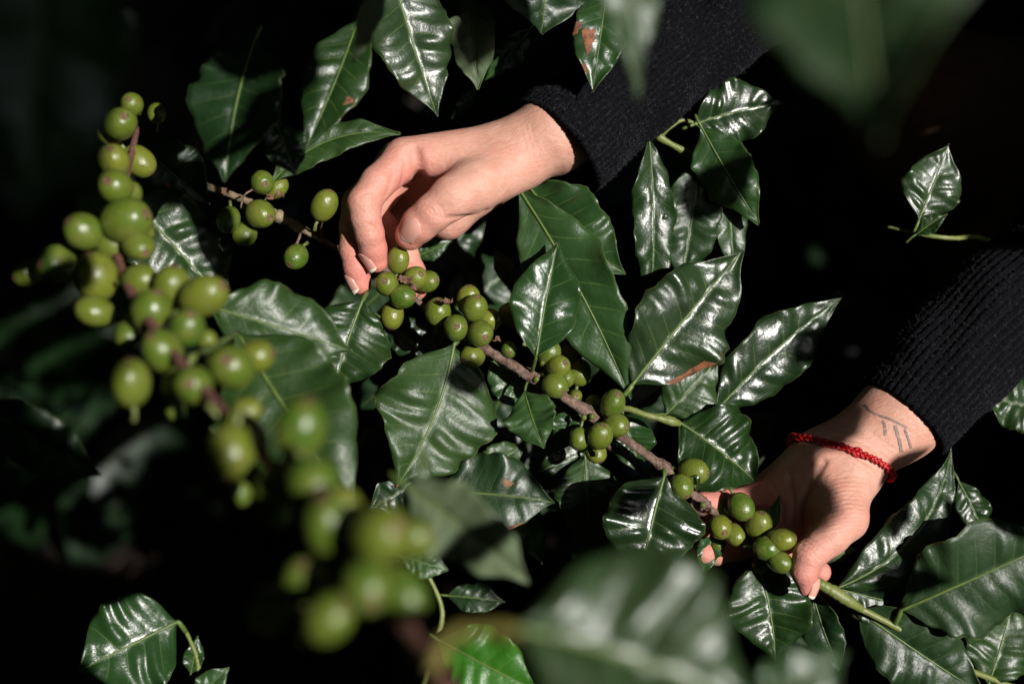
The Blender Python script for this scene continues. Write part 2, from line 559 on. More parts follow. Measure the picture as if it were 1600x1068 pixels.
# --- cherry: body, navel, stalk share mesh data
def cherry_meshes():
    out = []
    for var in range(4):
        r = np.random.default_rng(50 + var)
        nu, nv = 28, 20
        el = [1.14, 1.24, 1.08, 1.34][var]
        sq = [0.0, 0.05, 0.03, 0.06][var]
        V, F = [], []
        for i in range(nv + 1):
            th = math.pi * i / nv
            z = -math.cos(th)
            for j in range(nu):
                a = 6.28318 * j / nu
                rho = math.sin(th) ** 0.93
                rho *= 1 + sq * math.cos(2 * a) + 0.012 * math.sin(3 * a + var)
                rho *= 1 + 0.05 * z * (0.5 if var % 2 else -0.6)
                zz = z * el
                tipd = rho
                if z > 0:
                    zz -= 0.075 * math.exp(-(tipd / 0.22) ** 2)
                    zz += 0.02 * math.exp(-((tipd - 0.3) / 0.07) ** 2)
                else:
                    zz += 0.10 * math.exp(-(tipd / 0.25) ** 2)
                V.append((rho * math.cos(a), rho * math.sin(a), zz))
        for i in range(nv):
            for j in range(nu):
                a, b = i * nu + j, i * nu + (j + 1) % nu
                F.append((a, b, b + nu, a + nu))
        body = mesh_of('coffee_cherry', np.array(V) * 0.0066, F, MAT['cherry'])
        # navel: two low rings with a point in the middle
        V, F = [], []
        rings = [(0.30, -0.02), (0.265, 0.03), (0.21, 0.045), (0.17, 0.0), (0.12, 0.012), (0.085, 0.055), (0.03, 0.05)]
        n = 18
        for rr, h in rings:
            for j in range(n):
                a = 6.28318 * j / n
                rj = rr * (1 + 0.05 * r.normal())
                V.append((rj * math.cos(a), rj * math.sin(a), el - 0.055 + h + 0.008 * r.normal()))
        for i in range(len(rings) - 1):
            for j in range(n):
                a, b = i * n + j, i * n + (j + 1) % n
                F.append((a, b, b + n, a + n))
        F.append(tuple(range((len(rings) - 1) * n, len(rings) * n)))
        nav = mesh_of('navel', np.array(V) * 0.0066, F, MAT['navel'])
        Vs, Fs = tube([(0, 0, -el * 0.0066 + 0.0012), (0.0004, 0, -el * 0.0066 - 0.002), (0, 0.0005, -el * 0.0066 - 0.0055)], [0.0011, 0.0009, 0.0012], 7)
        st = mesh_of('stalk', Vs, Fs, MAT['twig_green'])
        out.append((body, nav, st))
    return out


CHERRY = cherry_meshes()
NCH = [0]


def cherry(root, px, py, r, z, axis=None, C=None, lit=True, var=None):
    """r = radius in photo pixels; axis points from stalk to navel (local)."""
    i = NCH[0]
    NCH[0] += 1
    rr = np.random.default_rng(900 + i)
    c = at(px, py, z)
    if axis is None:
        if C is not None:
            q_ = C[np.argmin(np.linalg.norm(C - c, axis=1))]
            axis = nrm(c - q_) + np.array([0, 0, 0.55]) + rr.normal(0, 0.25, 3)
        else:
            axis = rr.normal(0, 1, 3) + np.array([0, 0, 0.6])
    axis = nrm(axis)
    s = r * W / 1600 * (D - z) / D / 0.0066
    zw = nrm(axis @ R3.T)
    xw = nrm(np.cross(zw, nrm(rr.normal(0, 1, 3))))
    yw = np.cross(zw, xw)
    v = var if var is not None else i % 4
    s *= 1.06
    m = Matrix([[xw[k_] * s, yw[k_] * s, zw[k_] * s, 0] for k_ in range(3)] + [[0, 0, 0, 1]])
    m.translation = Vector(rel(root, c))
    b, nav, st = CHERRY[v]
    o = obj('coffee_cherry', b, root)
    o.matrix_local = m
    obj('navel', nav, o)
    obj('stalk', st, o)
    if lit:
        LIT.append(np.array([c, c + [0.005, 0, 0], c - [0.005, 0, 0], c + [0, 0.005, 0], c - [0, 0.005, 0]]))
    return o


def scrap(root, name, px, py, z, size, seed, mat='dry'):
    r = np.random.default_rng(seed)
    V, F = [], []
    n, m_ = 9, 7
    c = at(px, py, z)
    s = size * W / 1600
    ax = nrm(r.normal(0, 1, 3) + [0, 0, .6])
    bx = nrm(np.cross(ax, [0.2, 1, 0.1]))
    cx = np.cross(ax, bx)
    for i in range(n):
        for j in range(m_):
            u, v = (i / (n - 1) - .5) * 2, (j / (m_ - 1) - .5) * 2
            k_ = 1 + 0.35 * r.normal()
            edge = 1 - 0.25 * (abs(u) > .9 or abs(v) > .9) * r.uniform(0, 2)
            V.append(c + (bx * u * s * edge + cx * v * s * 0.6 * edge + ax * (0.45 * s * (u * u) + 0.25 * s * math.sin(4 * v + seed) + 0.08 * s * k_)))
    for i in range(n - 1):
        for j in range(m_ - 1):
            a = i * m_ + j
            F.append((a, a + 1, a + m_ + 1, a + m_))
    o = obj(name, mesh_of(name, rel(root, V), F, MAT[mat]), root)
    so = o.modifiers.new('thickness', 'SOLIDIFY')
    so.thickness = 0.0005
    LIT.append(c[None])
    return o


# ------------------------------------------------------------------ the ground
def terrain(x, y):
    z = -0.60 * np.clip(y + .62, 0, 5.2) + 0.25 * np.clip(-(y + .62), 0, 3)
    z = z + .62 * np.exp(-(((x - .50) / .20) ** 2 + ((y + .10) / .22) ** 2))
    return z + 0.010 * np.sin(x * 9.1 + y * 4.2) + 0.008 * np.sin(y * 13.7 - x * 7.1)


xs = np.concatenate([[-60, -20, -8], np.linspace(-3, 3, 140), [8, 20, 60]])
ys = np.concatenate([[-60, -20, -8], np.linspace(-2, 5, 160), [10, 20, 60]])
gx, gy = np.meshgrid(xs, ys, indexing='ij')
gz = terrain(gx, gy) + 0.004 * RNG.normal(size=gx.shape)
V = np.stack([gx, gy, gz], -1).reshape(-1, 3)
ny = len(ys)
F = [(i * ny + j, (i + 1) * ny + j, (i + 1) * ny + j + 1, i * ny + j + 1) for i in range(len(xs) - 1) for j in range(ny - 1)]
obj('ground', mesh_of('ground', V, F, MAT['soil']), kind='structure')


def card_leaf(c, d, n, ln, wd, bend=0.12):
    """cheap bent leaf, 6 triangles-ish: returns verts, faces"""
    d, n = nrm(d), nrm(n)
    s = nrm(np.cross(n, d))
    n = np.cross(d, s)
    V = []
    for t, w_ in ((0, .06), (.2, .72), (.45, 1.0), (.7, .72), (.88, .28), (1, .02)):
        m_ = c + d * (t * ln) - n * (bend * ln * t * t)
        for sg in (-1, 0, 1):
            V.append(m_ + s * (sg * w_ * wd / 2) + n * (abs(sg) * w_ * wd * 0.12))
    F = []
    for i in range(5):
        for j in range(2):
            a = i * 3 + j
            F.append((a, a + 1, a + 4, a + 3))
    return V, F


parts = []
r = np.random.default_rng(3)
for i in range(2400):
    x, y = (r.uniform(-1.1, 1.3), r.uniform(-0.4, 2.2)) if i < 1500 else (.5 + r.normal() * .16, -.08 + r.normal() * .16)
    parts.append(card_leaf(np.array([x, y, terrain(x, y) + r.uniform(0.004, .02)]), [r.normal(), r.normal(), r.normal() * .3], [r.normal() * .5, r.normal() * .5, 1], r.uniform(.02, .07), r.uniform(.010, .026), r.uniform(-.5, .5)))
for i in range(250):
    x, y, a = (.5 + r.normal() * .16, -.08 + r.normal() * .16, r.uniform(0, 6.28)) if i > 120 else (r.uniform(-1, 1.2), r.uniform(-.3, 2.0), r.uniform(0, 6.28))
    p = np.array([x, y, terrain(x, y) + .02])
    dv = np.array([math.cos(a), math.sin(a), r.uniform(-.1, .2)]) * r.uniform(.05, .2)
    parts.append(tube([p, p + dv * .5 + r.normal(0, .006, 3), p + dv], r.uniform(.0015, .004), 5))
V, F = join(parts)
obj('leaf_litter', mesh_of('leaf_litter', V, F, MAT['litter']), kind='stuff')

# ------------------------------------------------------------------ the person: signed-distance modelling of hands and arms
def seg_d(P, a, b, r0, r1):
    ba = b - a
    pa = P - a
    t = np.clip((pa @ ba) / (ba @ ba), 0, 1)
    return np.linalg.norm(pa - t[..., None] * ba, axis=-1) - (r0 + (r1 - r0) * t)


def smin(a, b, k_):
    h = np.maximum(k_ - np.abs(a - b), 0) / k_
    return np.minimum(a, b) - h * h * k_ * 0.25


def line_d(P, pts):
    d = None
    for a, b in zip(pts[:-1], pts[1:]):
        x = seg_d(P, a, b, 0, 0)
        d = x if d is None else np.minimum(d, x)
    return d


MM = 0.001


def J(px, py, zmm):
    return at(px, py, zmm * MM).astype(np.float32)


class Hand:
    def __init__(self):
        self.palm, self.fingers, self.grooves, self.flush = [], [], [], []

    def eval(self, P):
        P = P.astype(np.float32)
        pd = None
        for a, b, r0, r1, kk in self.palm:
            x = seg_d(P, a, b, r0 * MM, r1 * MM)
            pd = x if pd is None else smin(pd, x, kk * MM)
        d = None
        for chain, kj in self.fingers:
            fd = None
            for (a, ra), (b, rb) in zip(chain[:-1], chain[1:]):
                x = seg_d(P, a, b, ra * MM, rb * MM)
                fd = x if fd is None else smin(fd, x, 2.2 * MM)
            x = smin(pd, fd, kj * MM)
            d = x if d is None else smin(d, x, 0.9 * MM)
        near = np.abs(d) < 6 * MM
        if near.any():
            Q = P[near]
            add = np.zeros(len(Q), np.float32)
            for pts, depth, wd in self.grooves:
                add += depth * MM * np.exp(-(line_d(Q, pts) / (wd * MM)) ** 2)
            d = d.copy()
            d[near] += add
        return d


def march(h, p, d, maxd=0.08, eps=0.0002):
    p = np.asarray(p, float).copy()
    tot = 0
    for _ in range(80):
        x = float(h.eval(p[None])[0])
        if x < eps:
            break
        p += d * x * 0.8
        tot += x * 0.8
        if tot > maxd:
            return None
    return p


def grooves(h, pts, depth, wd):               # a crease drawn over the skin, laid on the surface
    P = spline(np.array([[p[0], p[1], 0] for p in pts], float), 5 if len(pts) > 2 else 3)
    keep, h.grooves = h.grooves, []
    out = []
    for q_ in P:
        p = at(q_[0], q_[1], .06)
        hit = march(h, p, nrm(p - np.array([0, 0, D])), .16)
        if hit is not None:
            out.append(hit.astype(np.float32))
    h.grooves = keep
    if len(out) > 1:
        h.grooves.append((np.array(out), depth, wd))


# right hand (top of the frame): seen from the thumb side, palm down, fingertips round a cherry cluster
RH = Hand()
RH.palm = [
    (J(958, 176, -14), J(862, 210, -4), 16, 18, 10),
    (J(958, 176, -26), J(862, 216, -22), 16, 18, 12),
    (J(862, 210, -4), J(792, 236, -4), 18.0, 14.5, 14),
    (J(862, 214, -22), J(792, 250, -24), 18, 14, 14),
    (J(800, 226, -2), J(632, 248, 4), 12.5, 11.5, 9),
    (J(800, 230, -12), J(622, 254, -16), 12, 11, 9),
    (J(805, 240, -22), J(628, 266, -34), 11, 10, 9),
    (J(808, 252, -28), J(648, 282, -48), 11, 9, 9),
    (J(812, 258, -30), J(700, 342, -40), 13, 9.5, 10),
    (J(700, 342, -40), J(655, 305, -46), 9.5, 9, 10),
    (J(812, 256, 0), J(740, 292, 14), 15, 13.8, 10),
    (J(790, 252, 2), J(722, 256, 2), 9, 8, 10),
]
RH.fingers = [
    ([(J(632, 248, 4), 10.8), (J(590, 286, 14), 9.6), (J(569, 316, 18), 9.2), (J(571, 340, 18), 8.4), (J(577, 364, 16), 8.0), (J(583, 388, 11), 7.5), (J(588, 408, 7), 6.4)], 4),
    ([(J(622, 254, -16), 10.8), (J(560, 318, -2), 9.2), (J(554, 352, 0), 8.4), (J(552, 390, 1), 7.9), (J(557, 418, 0), 7.4), (J(563, 443, -2), 6.3)], 6),
    ([(J(628, 266, -34), 10), (J(580, 330, -26), 8.4), (J(606, 362, -20), 8.0), (J(634, 398, -20), 7.4), (J(645, 425, -19), 7.2), (J(650, 452, -18), 6.4)], 6),
    ([(J(648, 282, -48), 9), (J(604, 335, -50), 7.4), (J(622, 370, -44), 6.8), (J(640, 400, -42), 6.0)], 6),
    ([(J(740, 290, 15), 13.6), (J(706, 309, 21), 12.2), (J(677, 332, 22), 10.4), (J(656, 350, 19), 9.9), (J(641, 367, 14), 8.6)], 6),
]
for dx in (0, 6, 13, 19):                       # thumb knuckle wrinkles
    grooves(RH, [(656 + dx, 319 - dx * .3), (668 + dx, 326 - dx * .2), (677 + dx, 341)], 1.0 if dx in (6, 13) else .6, 0.75)
grooves(RH, [(702, 341), (735, 337), (781, 322)], 2.2, 1.5)
grooves(RH, [(648, 238), (652, 258), (657, 284)], 6.0, 3.0)
grooves(RH, [(616, 262), (611, 285), (603, 305)], 1.0, 1.5)
grooves(RH, [(632, 240), (634, 262), (628, 286)], 1.1, 1.7)
grooves(RH, [(578, 352), (588, 356), (596, 364)], 1.2, 0.85)
grooves(RH, [(580, 360), (588, 364), (594, 371)], .7, 0.7)
grooves(RH, [(562, 306), (574, 300), (588, 302)], .5, 0.9)
grooves(RH, [(560, 313), (574, 308), (590, 310)], .5, 0.8)
for q_ in range(8):                             # skin lines over the wrist and the ball of the thumb
    grooves(RH, [(752 + q_ * 6, 268 + q_ * 2), (762 + q_ * 6, 290 - q_ * 2), (768 + q_ * 6, 312 - q_ * 5)], 0.30, 0.7)
for q_ in range(3):
    grooves(RH, [(812 + q_ * 9, 196 + q_ * 2), (822 + q_ * 9, 232), (828 + q_ * 9, 262 - q_ * 4)], 0.16, 0.8)
RH.flush = [(J(588, 408, 7), 16, 1.0), (J(563, 443, -2), 16, 1.0), (J(650, 452, -18), 18, 1.0), (J(641, 367, 14), 16, .9), (J(620, 280, 14), 18, .55), (J(580, 340, 18), 14, .35), (J(640, 300, -10), 26, .7), (J(676, 334, 30), 9, .35)]

# left hand (right of the frame): palm up under the branch, thumb closed over it
LH = Hand()
LH.palm = [
    (J(1480, 575, -28), J(1402, 640, -20), 18.5, 18.5, 10),
    (J(1490, 575, -28), J(1414, 660, -18), 18.5, 17.5, 12),
    (J(1402, 640, -20), J(1296, 712, -14), 18, 15.5, 12),
    (J(1414, 664, -18), J(1338, 728, -12), 17, 14.5, 12),
    (J(1300, 712, -14), J(1206, 768, -16), 14.5, 10.5, 10),
    (J(1310, 722, -16), J(1200, 797, -21), 12.5, 10.2, 10),
    (J(1318, 732, -16), J(1206, 824, -24), 12.5, 10, 10),
    (J(1326, 742, -12), J(1222, 846, -22), 12.5, 10.2, 10),
    (J(1272, 718, -8), J(1228, 760, -10), 13, 11, 12),
    (J(1325, 742, -4), J(1312, 790, 6), 15.5, 14, 12),
    (J(1290, 740, -8), J(1280, 790, -6), 11, 10, 12),
]
LH.fingers = [
    ([(J(1222, 846, -22), 10), (J(1212, 892, -34), 8.8), (J(1244, 908, -30), 8.0), (J(1268, 900, -18), 7.4), (J(1281, 893, -12), 6.4)], 6),
    ([(J(1206, 824, -24), 9.8), (J(1150, 852, -30), 8.8), (J(1120, 860, -22), 8.0), (J(1100, 862, -12), 6.8)], 6),
    ([(J(1200, 797, -21), 9.8), (J(1142, 818, -24), 8.6), (J(1110, 826, -18), 7.8), (J(1088, 824, -8), 6.6)], 6),
    ([(J(1206, 768, -16), 9.2), (J(1164, 782, -14), 7.9), (J(1138, 785, -10), 7.4), (J(1116, 786, -7), 7.0), (J(1098, 784, -4), 6.0)], 6),
    ([(J(1312, 790, 6), 14), (J(1322, 812, 14), 11.5), (J(1297, 838, 20), 10.2), (J(1264, 868, 24), 8.6), (J(1257, 892, 24), 7.4), (J(1262, 917, 21), 5.4)], 9),
]
grooves(LH, [(1232, 736), (1240, 790), (1236, 836)], 1.8, 1.4)
grooves(LH, [(1286, 722), (1262, 762), (1250, 806), (1246, 842)], 3.2, 2.0)
grooves(LH, [(1200, 745), (1222, 790), (1218, 826)], 0.9, 1.1)
for q_, dp in ((0, 1.5), (6, .9), (-6, .8), (12, .4)):   # thumb joint
    grooves(LH, [(1252 + q_ * .6, 850 - q_), (1266 + q_ * .6, 858 - q_), (1280 + q_ * .6, 874 - q_)], dp, 0.8)
for s_ in range(13):                            # fine creases over the ball of the thumb
    y_ = 744 + s_ * 7
    grooves(LH, [(1296, y_ + 6), (1326, y_ - 1), (1350, y_ + 2)], 0.32, 0.65)
grooves(LH, [(1140, 766), (1142, 776), (1140, 790)], 2.0, 1.0)
grooves(LH, [(1290, 698), (1330, 708), (1368, 732)], 1.4, 1.1)
grooves(LH, [(1300, 680), (1345, 690), (1388, 718)], 0.9, 0.9)
grooves(LH, [(1324, 662), (1362, 676), (1402, 704)], 0.25, 0.7)
grooves(LH, [(1258, 896), (1262, 906), (1263, 920)], 0.2, 0.6)
LH.flush = [(J(1262, 912, 22), 16, .9), (J(1280, 893, -10), 14, .8), (J(1125, 784, -8), 24, 1.0), (J(1090, 824, -8), 20, 1.0), (J(1262, 868, 24), 12, .5), (J(1320, 812, 18), 16, .35), (J(1215, 800, -14), 24, .35)]


def surface_nets(fn, lo, hi, h, band=False):
    n = np.ceil((hi - lo) / h).astype(int) + 1
    ax = [(lo[i] + h * np.arange(n[i])).astype(np.float32) for i in range(3)]
    G = np.empty(n, np.float32)
    if band:                                   # coarse pass first, then only the points near the skin
        K = 4
        X, Y, Z = np.meshgrid(ax[0][::K], ax[1][::K], ax[2][::K], indexing='ij')
        g0 = fn(np.stack([X, Y, Z], -1))
        g0 = g0.repeat(K, 0).repeat(K, 1).repeat(K, 2)[:n[0], :n[1], :n[2]]
        G[:] = g0
        Ib = np.argwhere(np.abs(g0) < h * K * 1.9)
        for i in range(0, len(Ib), 200000):
            q_ = Ib[i:i + 200000]
            G[tuple(q_.T)] = fn(np.stack([ax[k_][q_[:, k_]] for k_ in range(3)], -1))
    else:
        for i in range(0, n[0], 16):
            X, Y, Z = np.meshgrid(ax[0][i:i + 16], ax[1], ax[2], indexing='ij')
            G[i:i + 16] = fn(np.stack([X, Y, Z], -1))
    S = G < 0
    c = [S[dx:n[0] - 1 + dx, dy:n[1] - 1 + dy, dz:n[2] - 1 + dz] for dx in (0, 1) for dy in (0, 1) for dz in (0, 1)]
    cnt = sum(x.astype(np.int8) for x in c)
    act = (cnt > 0) & (cnt < 8)
    idx = np.full(act.shape, -1, np.int64)
    I = np.argwhere(act)
    idx[tuple(I.T)] = np.arange(len(I))
    off = np.array([(dx, dy, dz) for dx in (0, 1) for dy in (0, 1) for dz in (0, 1)])
    val = np.stack([G[tuple((I + o_).T)] for o_ in off], 1)
    acc = np.zeros((len(I), 3))
    num = np.zeros(len(I))
    for a in range(8):
        for b in range(a + 1, 8):
            if np.abs(off[a] - off[b]).sum() != 1:
                continue
            m_ = (val[:, a] < 0) != (val[:, b] < 0)
            t = val[m_, a] / (val[m_, a] - val[m_, b])
            acc[m_] += off[a] + t[:, None] * (off[b] - off[a])
            num[m_] += 1
    Vx = lo + h * (I + acc / num[:, None])
    Fs = []
    for ax_ in range(3):
        sl0, sl1 = [slice(None)] * 3, [slice(None)] * 3
        sl0[ax_], sl1[ax_] = slice(0, -1), slice(1, None)
        ch = S[tuple(sl0)] != S[tuple(sl1)]
        E = np.argwhere(ch)
        u, v = (ax_ + 1) % 3, (ax_ + 2) % 3
        ok = (E[:, u] > 0) & (E[:, v] > 0) & (E[:, u] < n[u] - 1) & (E[:, v] < n[v] - 1)
        E = E[ok]
        ins = S[tuple(E.T)]
        qd = []
        for du, dv in ((-1, -1), (0, -1), (0, 0), (-1, 0)):
            k_ = E.copy()
            k_[:, u] += du
            k_[:, v] += dv
            qd.append(idx[tuple(k_.T)])
        qd = np.stack(qd, 1)
        qd[~ins] = qd[~ins][:, ::-1]
        Fs.append(qd)
    return Vx, np.vstack(Fs)


def bbox(h, pad=0.006):
    P = [x for s_ in h.palm for x in ((s_[0], s_[2]), (s_[1], s_[3]))] + [x for c_, _ in h.fingers for x in c_]
    lo = np.min([p - r_ * MM for p, r_ in P], axis=0) - pad
    hi = np.max([p + r_ * MM for p, r_ in P], axis=0) + pad
    return lo, hi


person = thing('person', to_world(at(1900, -100, -0.35)) * [1, 1, 0], 'person in a black ribbed sweater reaching in to pick green coffee cherries', 'person')
Vb, Fb, fl = [], [], []
off_ = 0
for hnd in (RH, LH):
    lo, hi = bbox(hnd)
    v, f = surface_nets(hnd.eval, lo, hi, 0.0007, True)
    g = np.zeros(len(v))
    for c_, rad_, am in hnd.flush:
        g += am * np.exp(-(np.linalg.norm(v - c_, axis=1) / (rad_ * MM)) ** 2)
    Vb.append(v)
    Fb.append(f + off_)
    fl.append(np.clip(g, 0, 1))
    off_ += len(v)
    LIT.append(v[::16])


# upper arms and trunk (out of frame, under the clothes)
def trunk_fn(P):
    d = seg_d(P, at(962, 152, -.022).astype(np.float32), at(1080, 58, -.032).astype(np.float32), .020, .022)
    d = smin(d, seg_d(P, at(1080, 58, -.032).astype(np.float32), at(1240, -52, -.05).astype(np.float32), .022, .025), .01)
    d = smin(d, seg_d(P, at(1240, -52, -.05).astype(np.float32), at(1560, -190, -.10).astype(np.float32), .025, .034), .01)
    d = smin(d, seg_d(P, at(1560, -190, -.10).astype(np.float32), at(2060, -330, -.34).astype(np.float32), .038, .048), .02)
    for a_, b_, ra_, rb_ in (((1500, 552, -.03), (1600, 458, -.042), .020, .023), ((1600, 458, -.042), (1740, 350, -.06), .023, .027), ((1740, 350, -.06), (1980, 190, -.10), .027, .036)):
        d = smin(d, seg_d(P, at(*a_).astype(np.float32), at(*b_).astype(np.float32), ra_, rb_), .01)
    d = smin(d, seg_d(P, at(1980, 190, -.10).astype(np.float32), at(2420, -40, -.36).astype(np.float32), .038, .048), .02)
    d = smin(d, seg_d(P, at(2060, -330, -.36).astype(np.float32), at(2420, -40, -.40).astype(np.float32), .07, .07), .04)
    d = smin(d, seg_d(P, at(2240, -190, -.40).astype(np.float32), at(2000, 250, -.62).astype(np.float32), .11, .12), .05)
    return d


v, f = surface_nets(trunk_fn, np.array([-.1, -.35, -1.0]), np.array([1.35, .75, .1]), .012)
Vb.append(v)
Fb.append(f + off_)
fl.append(np.zeros(len(v)))
body = obj('body', mesh_of('body', rel(person, np.vstack(Vb)), np.vstack(Fb), MAT['skin'], attr={'flush': np.concatenate(fl)}), person)


def nail(h, c, n, axis, ln, wd, white=0.22):
    n = nrm(n)
    axis = nrm(np.asarray(axis) - n * np.dot(n, axis))
    side = np.cross(n, axis)
    c = march(h, at(*c) + n * 0.02, -n)
    if c is None:
        return
    NA, NB = 18, 13
    Vn, Fn, mi = [], [], []
    ta = np.linspace(0, 1, NA)
    hs = []
    for a in ta:
        hit = march(h, c + axis * (a - .5) * ln + n * .012, -n, .03)
        hs.append((hit - c) @ n if hit is not None else np.nan)
    hs = np.array(hs)
    g_ = np.isfinite(hs) & (hs > -.003)
    hs = np.polyval(np.polyfit(ta[g_], hs[g_], 2), ta)
    RC = wd * .60
    for i, a in enumerate(ta):
        sh = (1 - max(0, (0.30 - a) / 0.30) ** 2 * 0.45) * (1 - max(0, (a - .8) / .2) ** 2 * .35)
        for j in range(NB):
            b = (j / (NB - 1) - .5) * 2
            aa = (a - .5) * ln - b * b * ln * (.13 * a - .07 * (1 - a))
            x = b * wd / 2 * sh
            drop = RC - math.sqrt(max(RC * RC - x * x, 0))
            Vn.append(c + axis * aa + side * x + n * (hs[i] + .00035 - drop - .0006 * max(0, .25 - a)))
    for i in range(NA - 1):
        for j in range(NB - 1):
            a0 = i * NB + j
            Fn.append((a0, a0 + NB, a0 + NB + 1, a0 + 1))
            mi.append(1 if i / (NA - 1) > 1 - white else 0)
    o = obj('fingernail', mesh_of('fingernail', rel(person, Vn), Fn, [MAT['nail'], MAT['nail_edge']], mi=mi), person)
    so = o.modifiers.new('thickness', 'SOLIDIFY')
    so.thickness, so.offset = 0.0005, 1


nail(RH, (642, 361, .022), (-.12, .10, .98), (-.80, -.58, -.2), .0138, .0118, .17)
nail(RH, (578, 410, .010), (-.80, -.15, .50), (.15, -.95, -.2), .0115, .0095)
nail(RH, (552, 444, .0), (-.85, -.15, .45), (.2, -.95, -.1), .0115, .0095)
nail(LH, (1268, 918, .022), (.85, -.05, .5), (.1, -.95, -.1), .012, .0095)


def ink(pts, wd, sd_):
    P = []
    C = spline(np.array([[*p, 0] for p in pts], float), 14)
    r_ = np.random.default_rng(sd_)
    Vn, Fn = [], []
    for i, q_ in enumerate(C):
        dirv = nrm(C[min(i + 1, 13)] - C[max(i - 1, 0)])
        nrmv = np.array([-dirv[1], dirv[0]])
        w_ = wd * (0.75 + 0.5 * r_.random())
        for sg in (-1, -.33, .33, 1):
            p = at(q_[0] + nrmv[0] * sg * w_, q_[1] + nrmv[1] * sg * w_, 0.05)
            dv = nrm(p - np.array([0, 0, D]))
            hit = march(LH, p, dv, .15)
            if hit is None:
                return
            Vn.append(hit - dv * 0.00025)
    for i in range(13):
        for j in range(3):
            a0 = i * 4 + j
            Fn.append((a0, a0 + 1, a0 + 5, a0 + 4))
    obj('tattoo', mesh_of('tattoo', rel(person, Vn), Fn, MAT['ink']), person)


ink([(1379, 657), (1382, 662), (1383, 668), (1384, 680)], 2.1, 1)
ink([(1399, 664), (1402, 676), (1406, 690), (1409, 706)], 2.6, 2)
ink([(1414, 670), (1419, 684), (1424, 700)], 1.8, 3)
ink([(1352, 632), (1358, 640), (1370, 647), (1390, 654), (1418, 668)], 1.6, 4)

# red braided bracelet, lying round the left wrist
cB = at(1309, 716, -.014)
Nb = nrm([.36, .93, -.30])
e1 = nrm(np.cross(Nb, [0, 0, 1.0]))
e2 = np.cross(Nb, e1)
loop = []
for i in range(72):
    a = 6.28318 * i / 72
    dv = e1 * math.cos(a) + e2 * math.sin(a)
    hit = march(LH, cB + dv * .046, -dv, .046, eps=.0013)
    loop.append(hit if hit is not None else cB + dv * .02)
loop = np.array(loop)
for _ in range(3):
    loop = (np.roll(loop, 1, 0) + 2 * loop + np.roll(loop, -1, 0)) / 4
cen = loop.mean(0)
loop = loop + (loop - cen) / np.linalg.norm(loop - cen, axis=1)[:, None] * .0004
dense = spline(np.vstack([loop, loop[:1]]), 520)
out_ = dense - cen
out_ -= (out_ @ Nb)[:, None] * Nb
out_ /= np.linalg.norm(out_, axis=1)[:, None]
bz = to_world(cen)
brace = thing('bracelet', bz, 'red braided cord bracelet worn round the left wrist', 'bracelet')
for s_ in range(3):
    ph_ = np.linspace(0, 6.28318 * 19, 520) + s_ * 6.28318 / 3
    P = dense + Nb * (1.45 * MM * np.sin(ph_))[:, None] + out_ * (0.95 * MM * np.sin(2 * ph_) + .9 * MM)[:, None]
    Vt, Ft = tube(P + np.repeat(RNG.normal(0, .00022, (104, 3)), 5, 0), 0.00088 * (1 + .14 * np.repeat(RNG.normal(0, 1, 104), 5)), 6)
    obj('strand', mesh_of('strand', rel(brace, Vt), Ft, MAT['cord']), brace)
kc = dense[400]
kv, kf = tube(kc + .0022 * np.array([[math.cos(a) * e1[i] + math.sin(a) * Nb[i] + .35 * math.sin(2 * a) * out_[400][i] for i in range(3)] for a in np.linspace(0, 6.1, 20)]), .0011, 6)
obj('knot', mesh_of('knot', rel(brace, kv), kf, MAT['cord']), brace)
LIT.append(dense[::20])


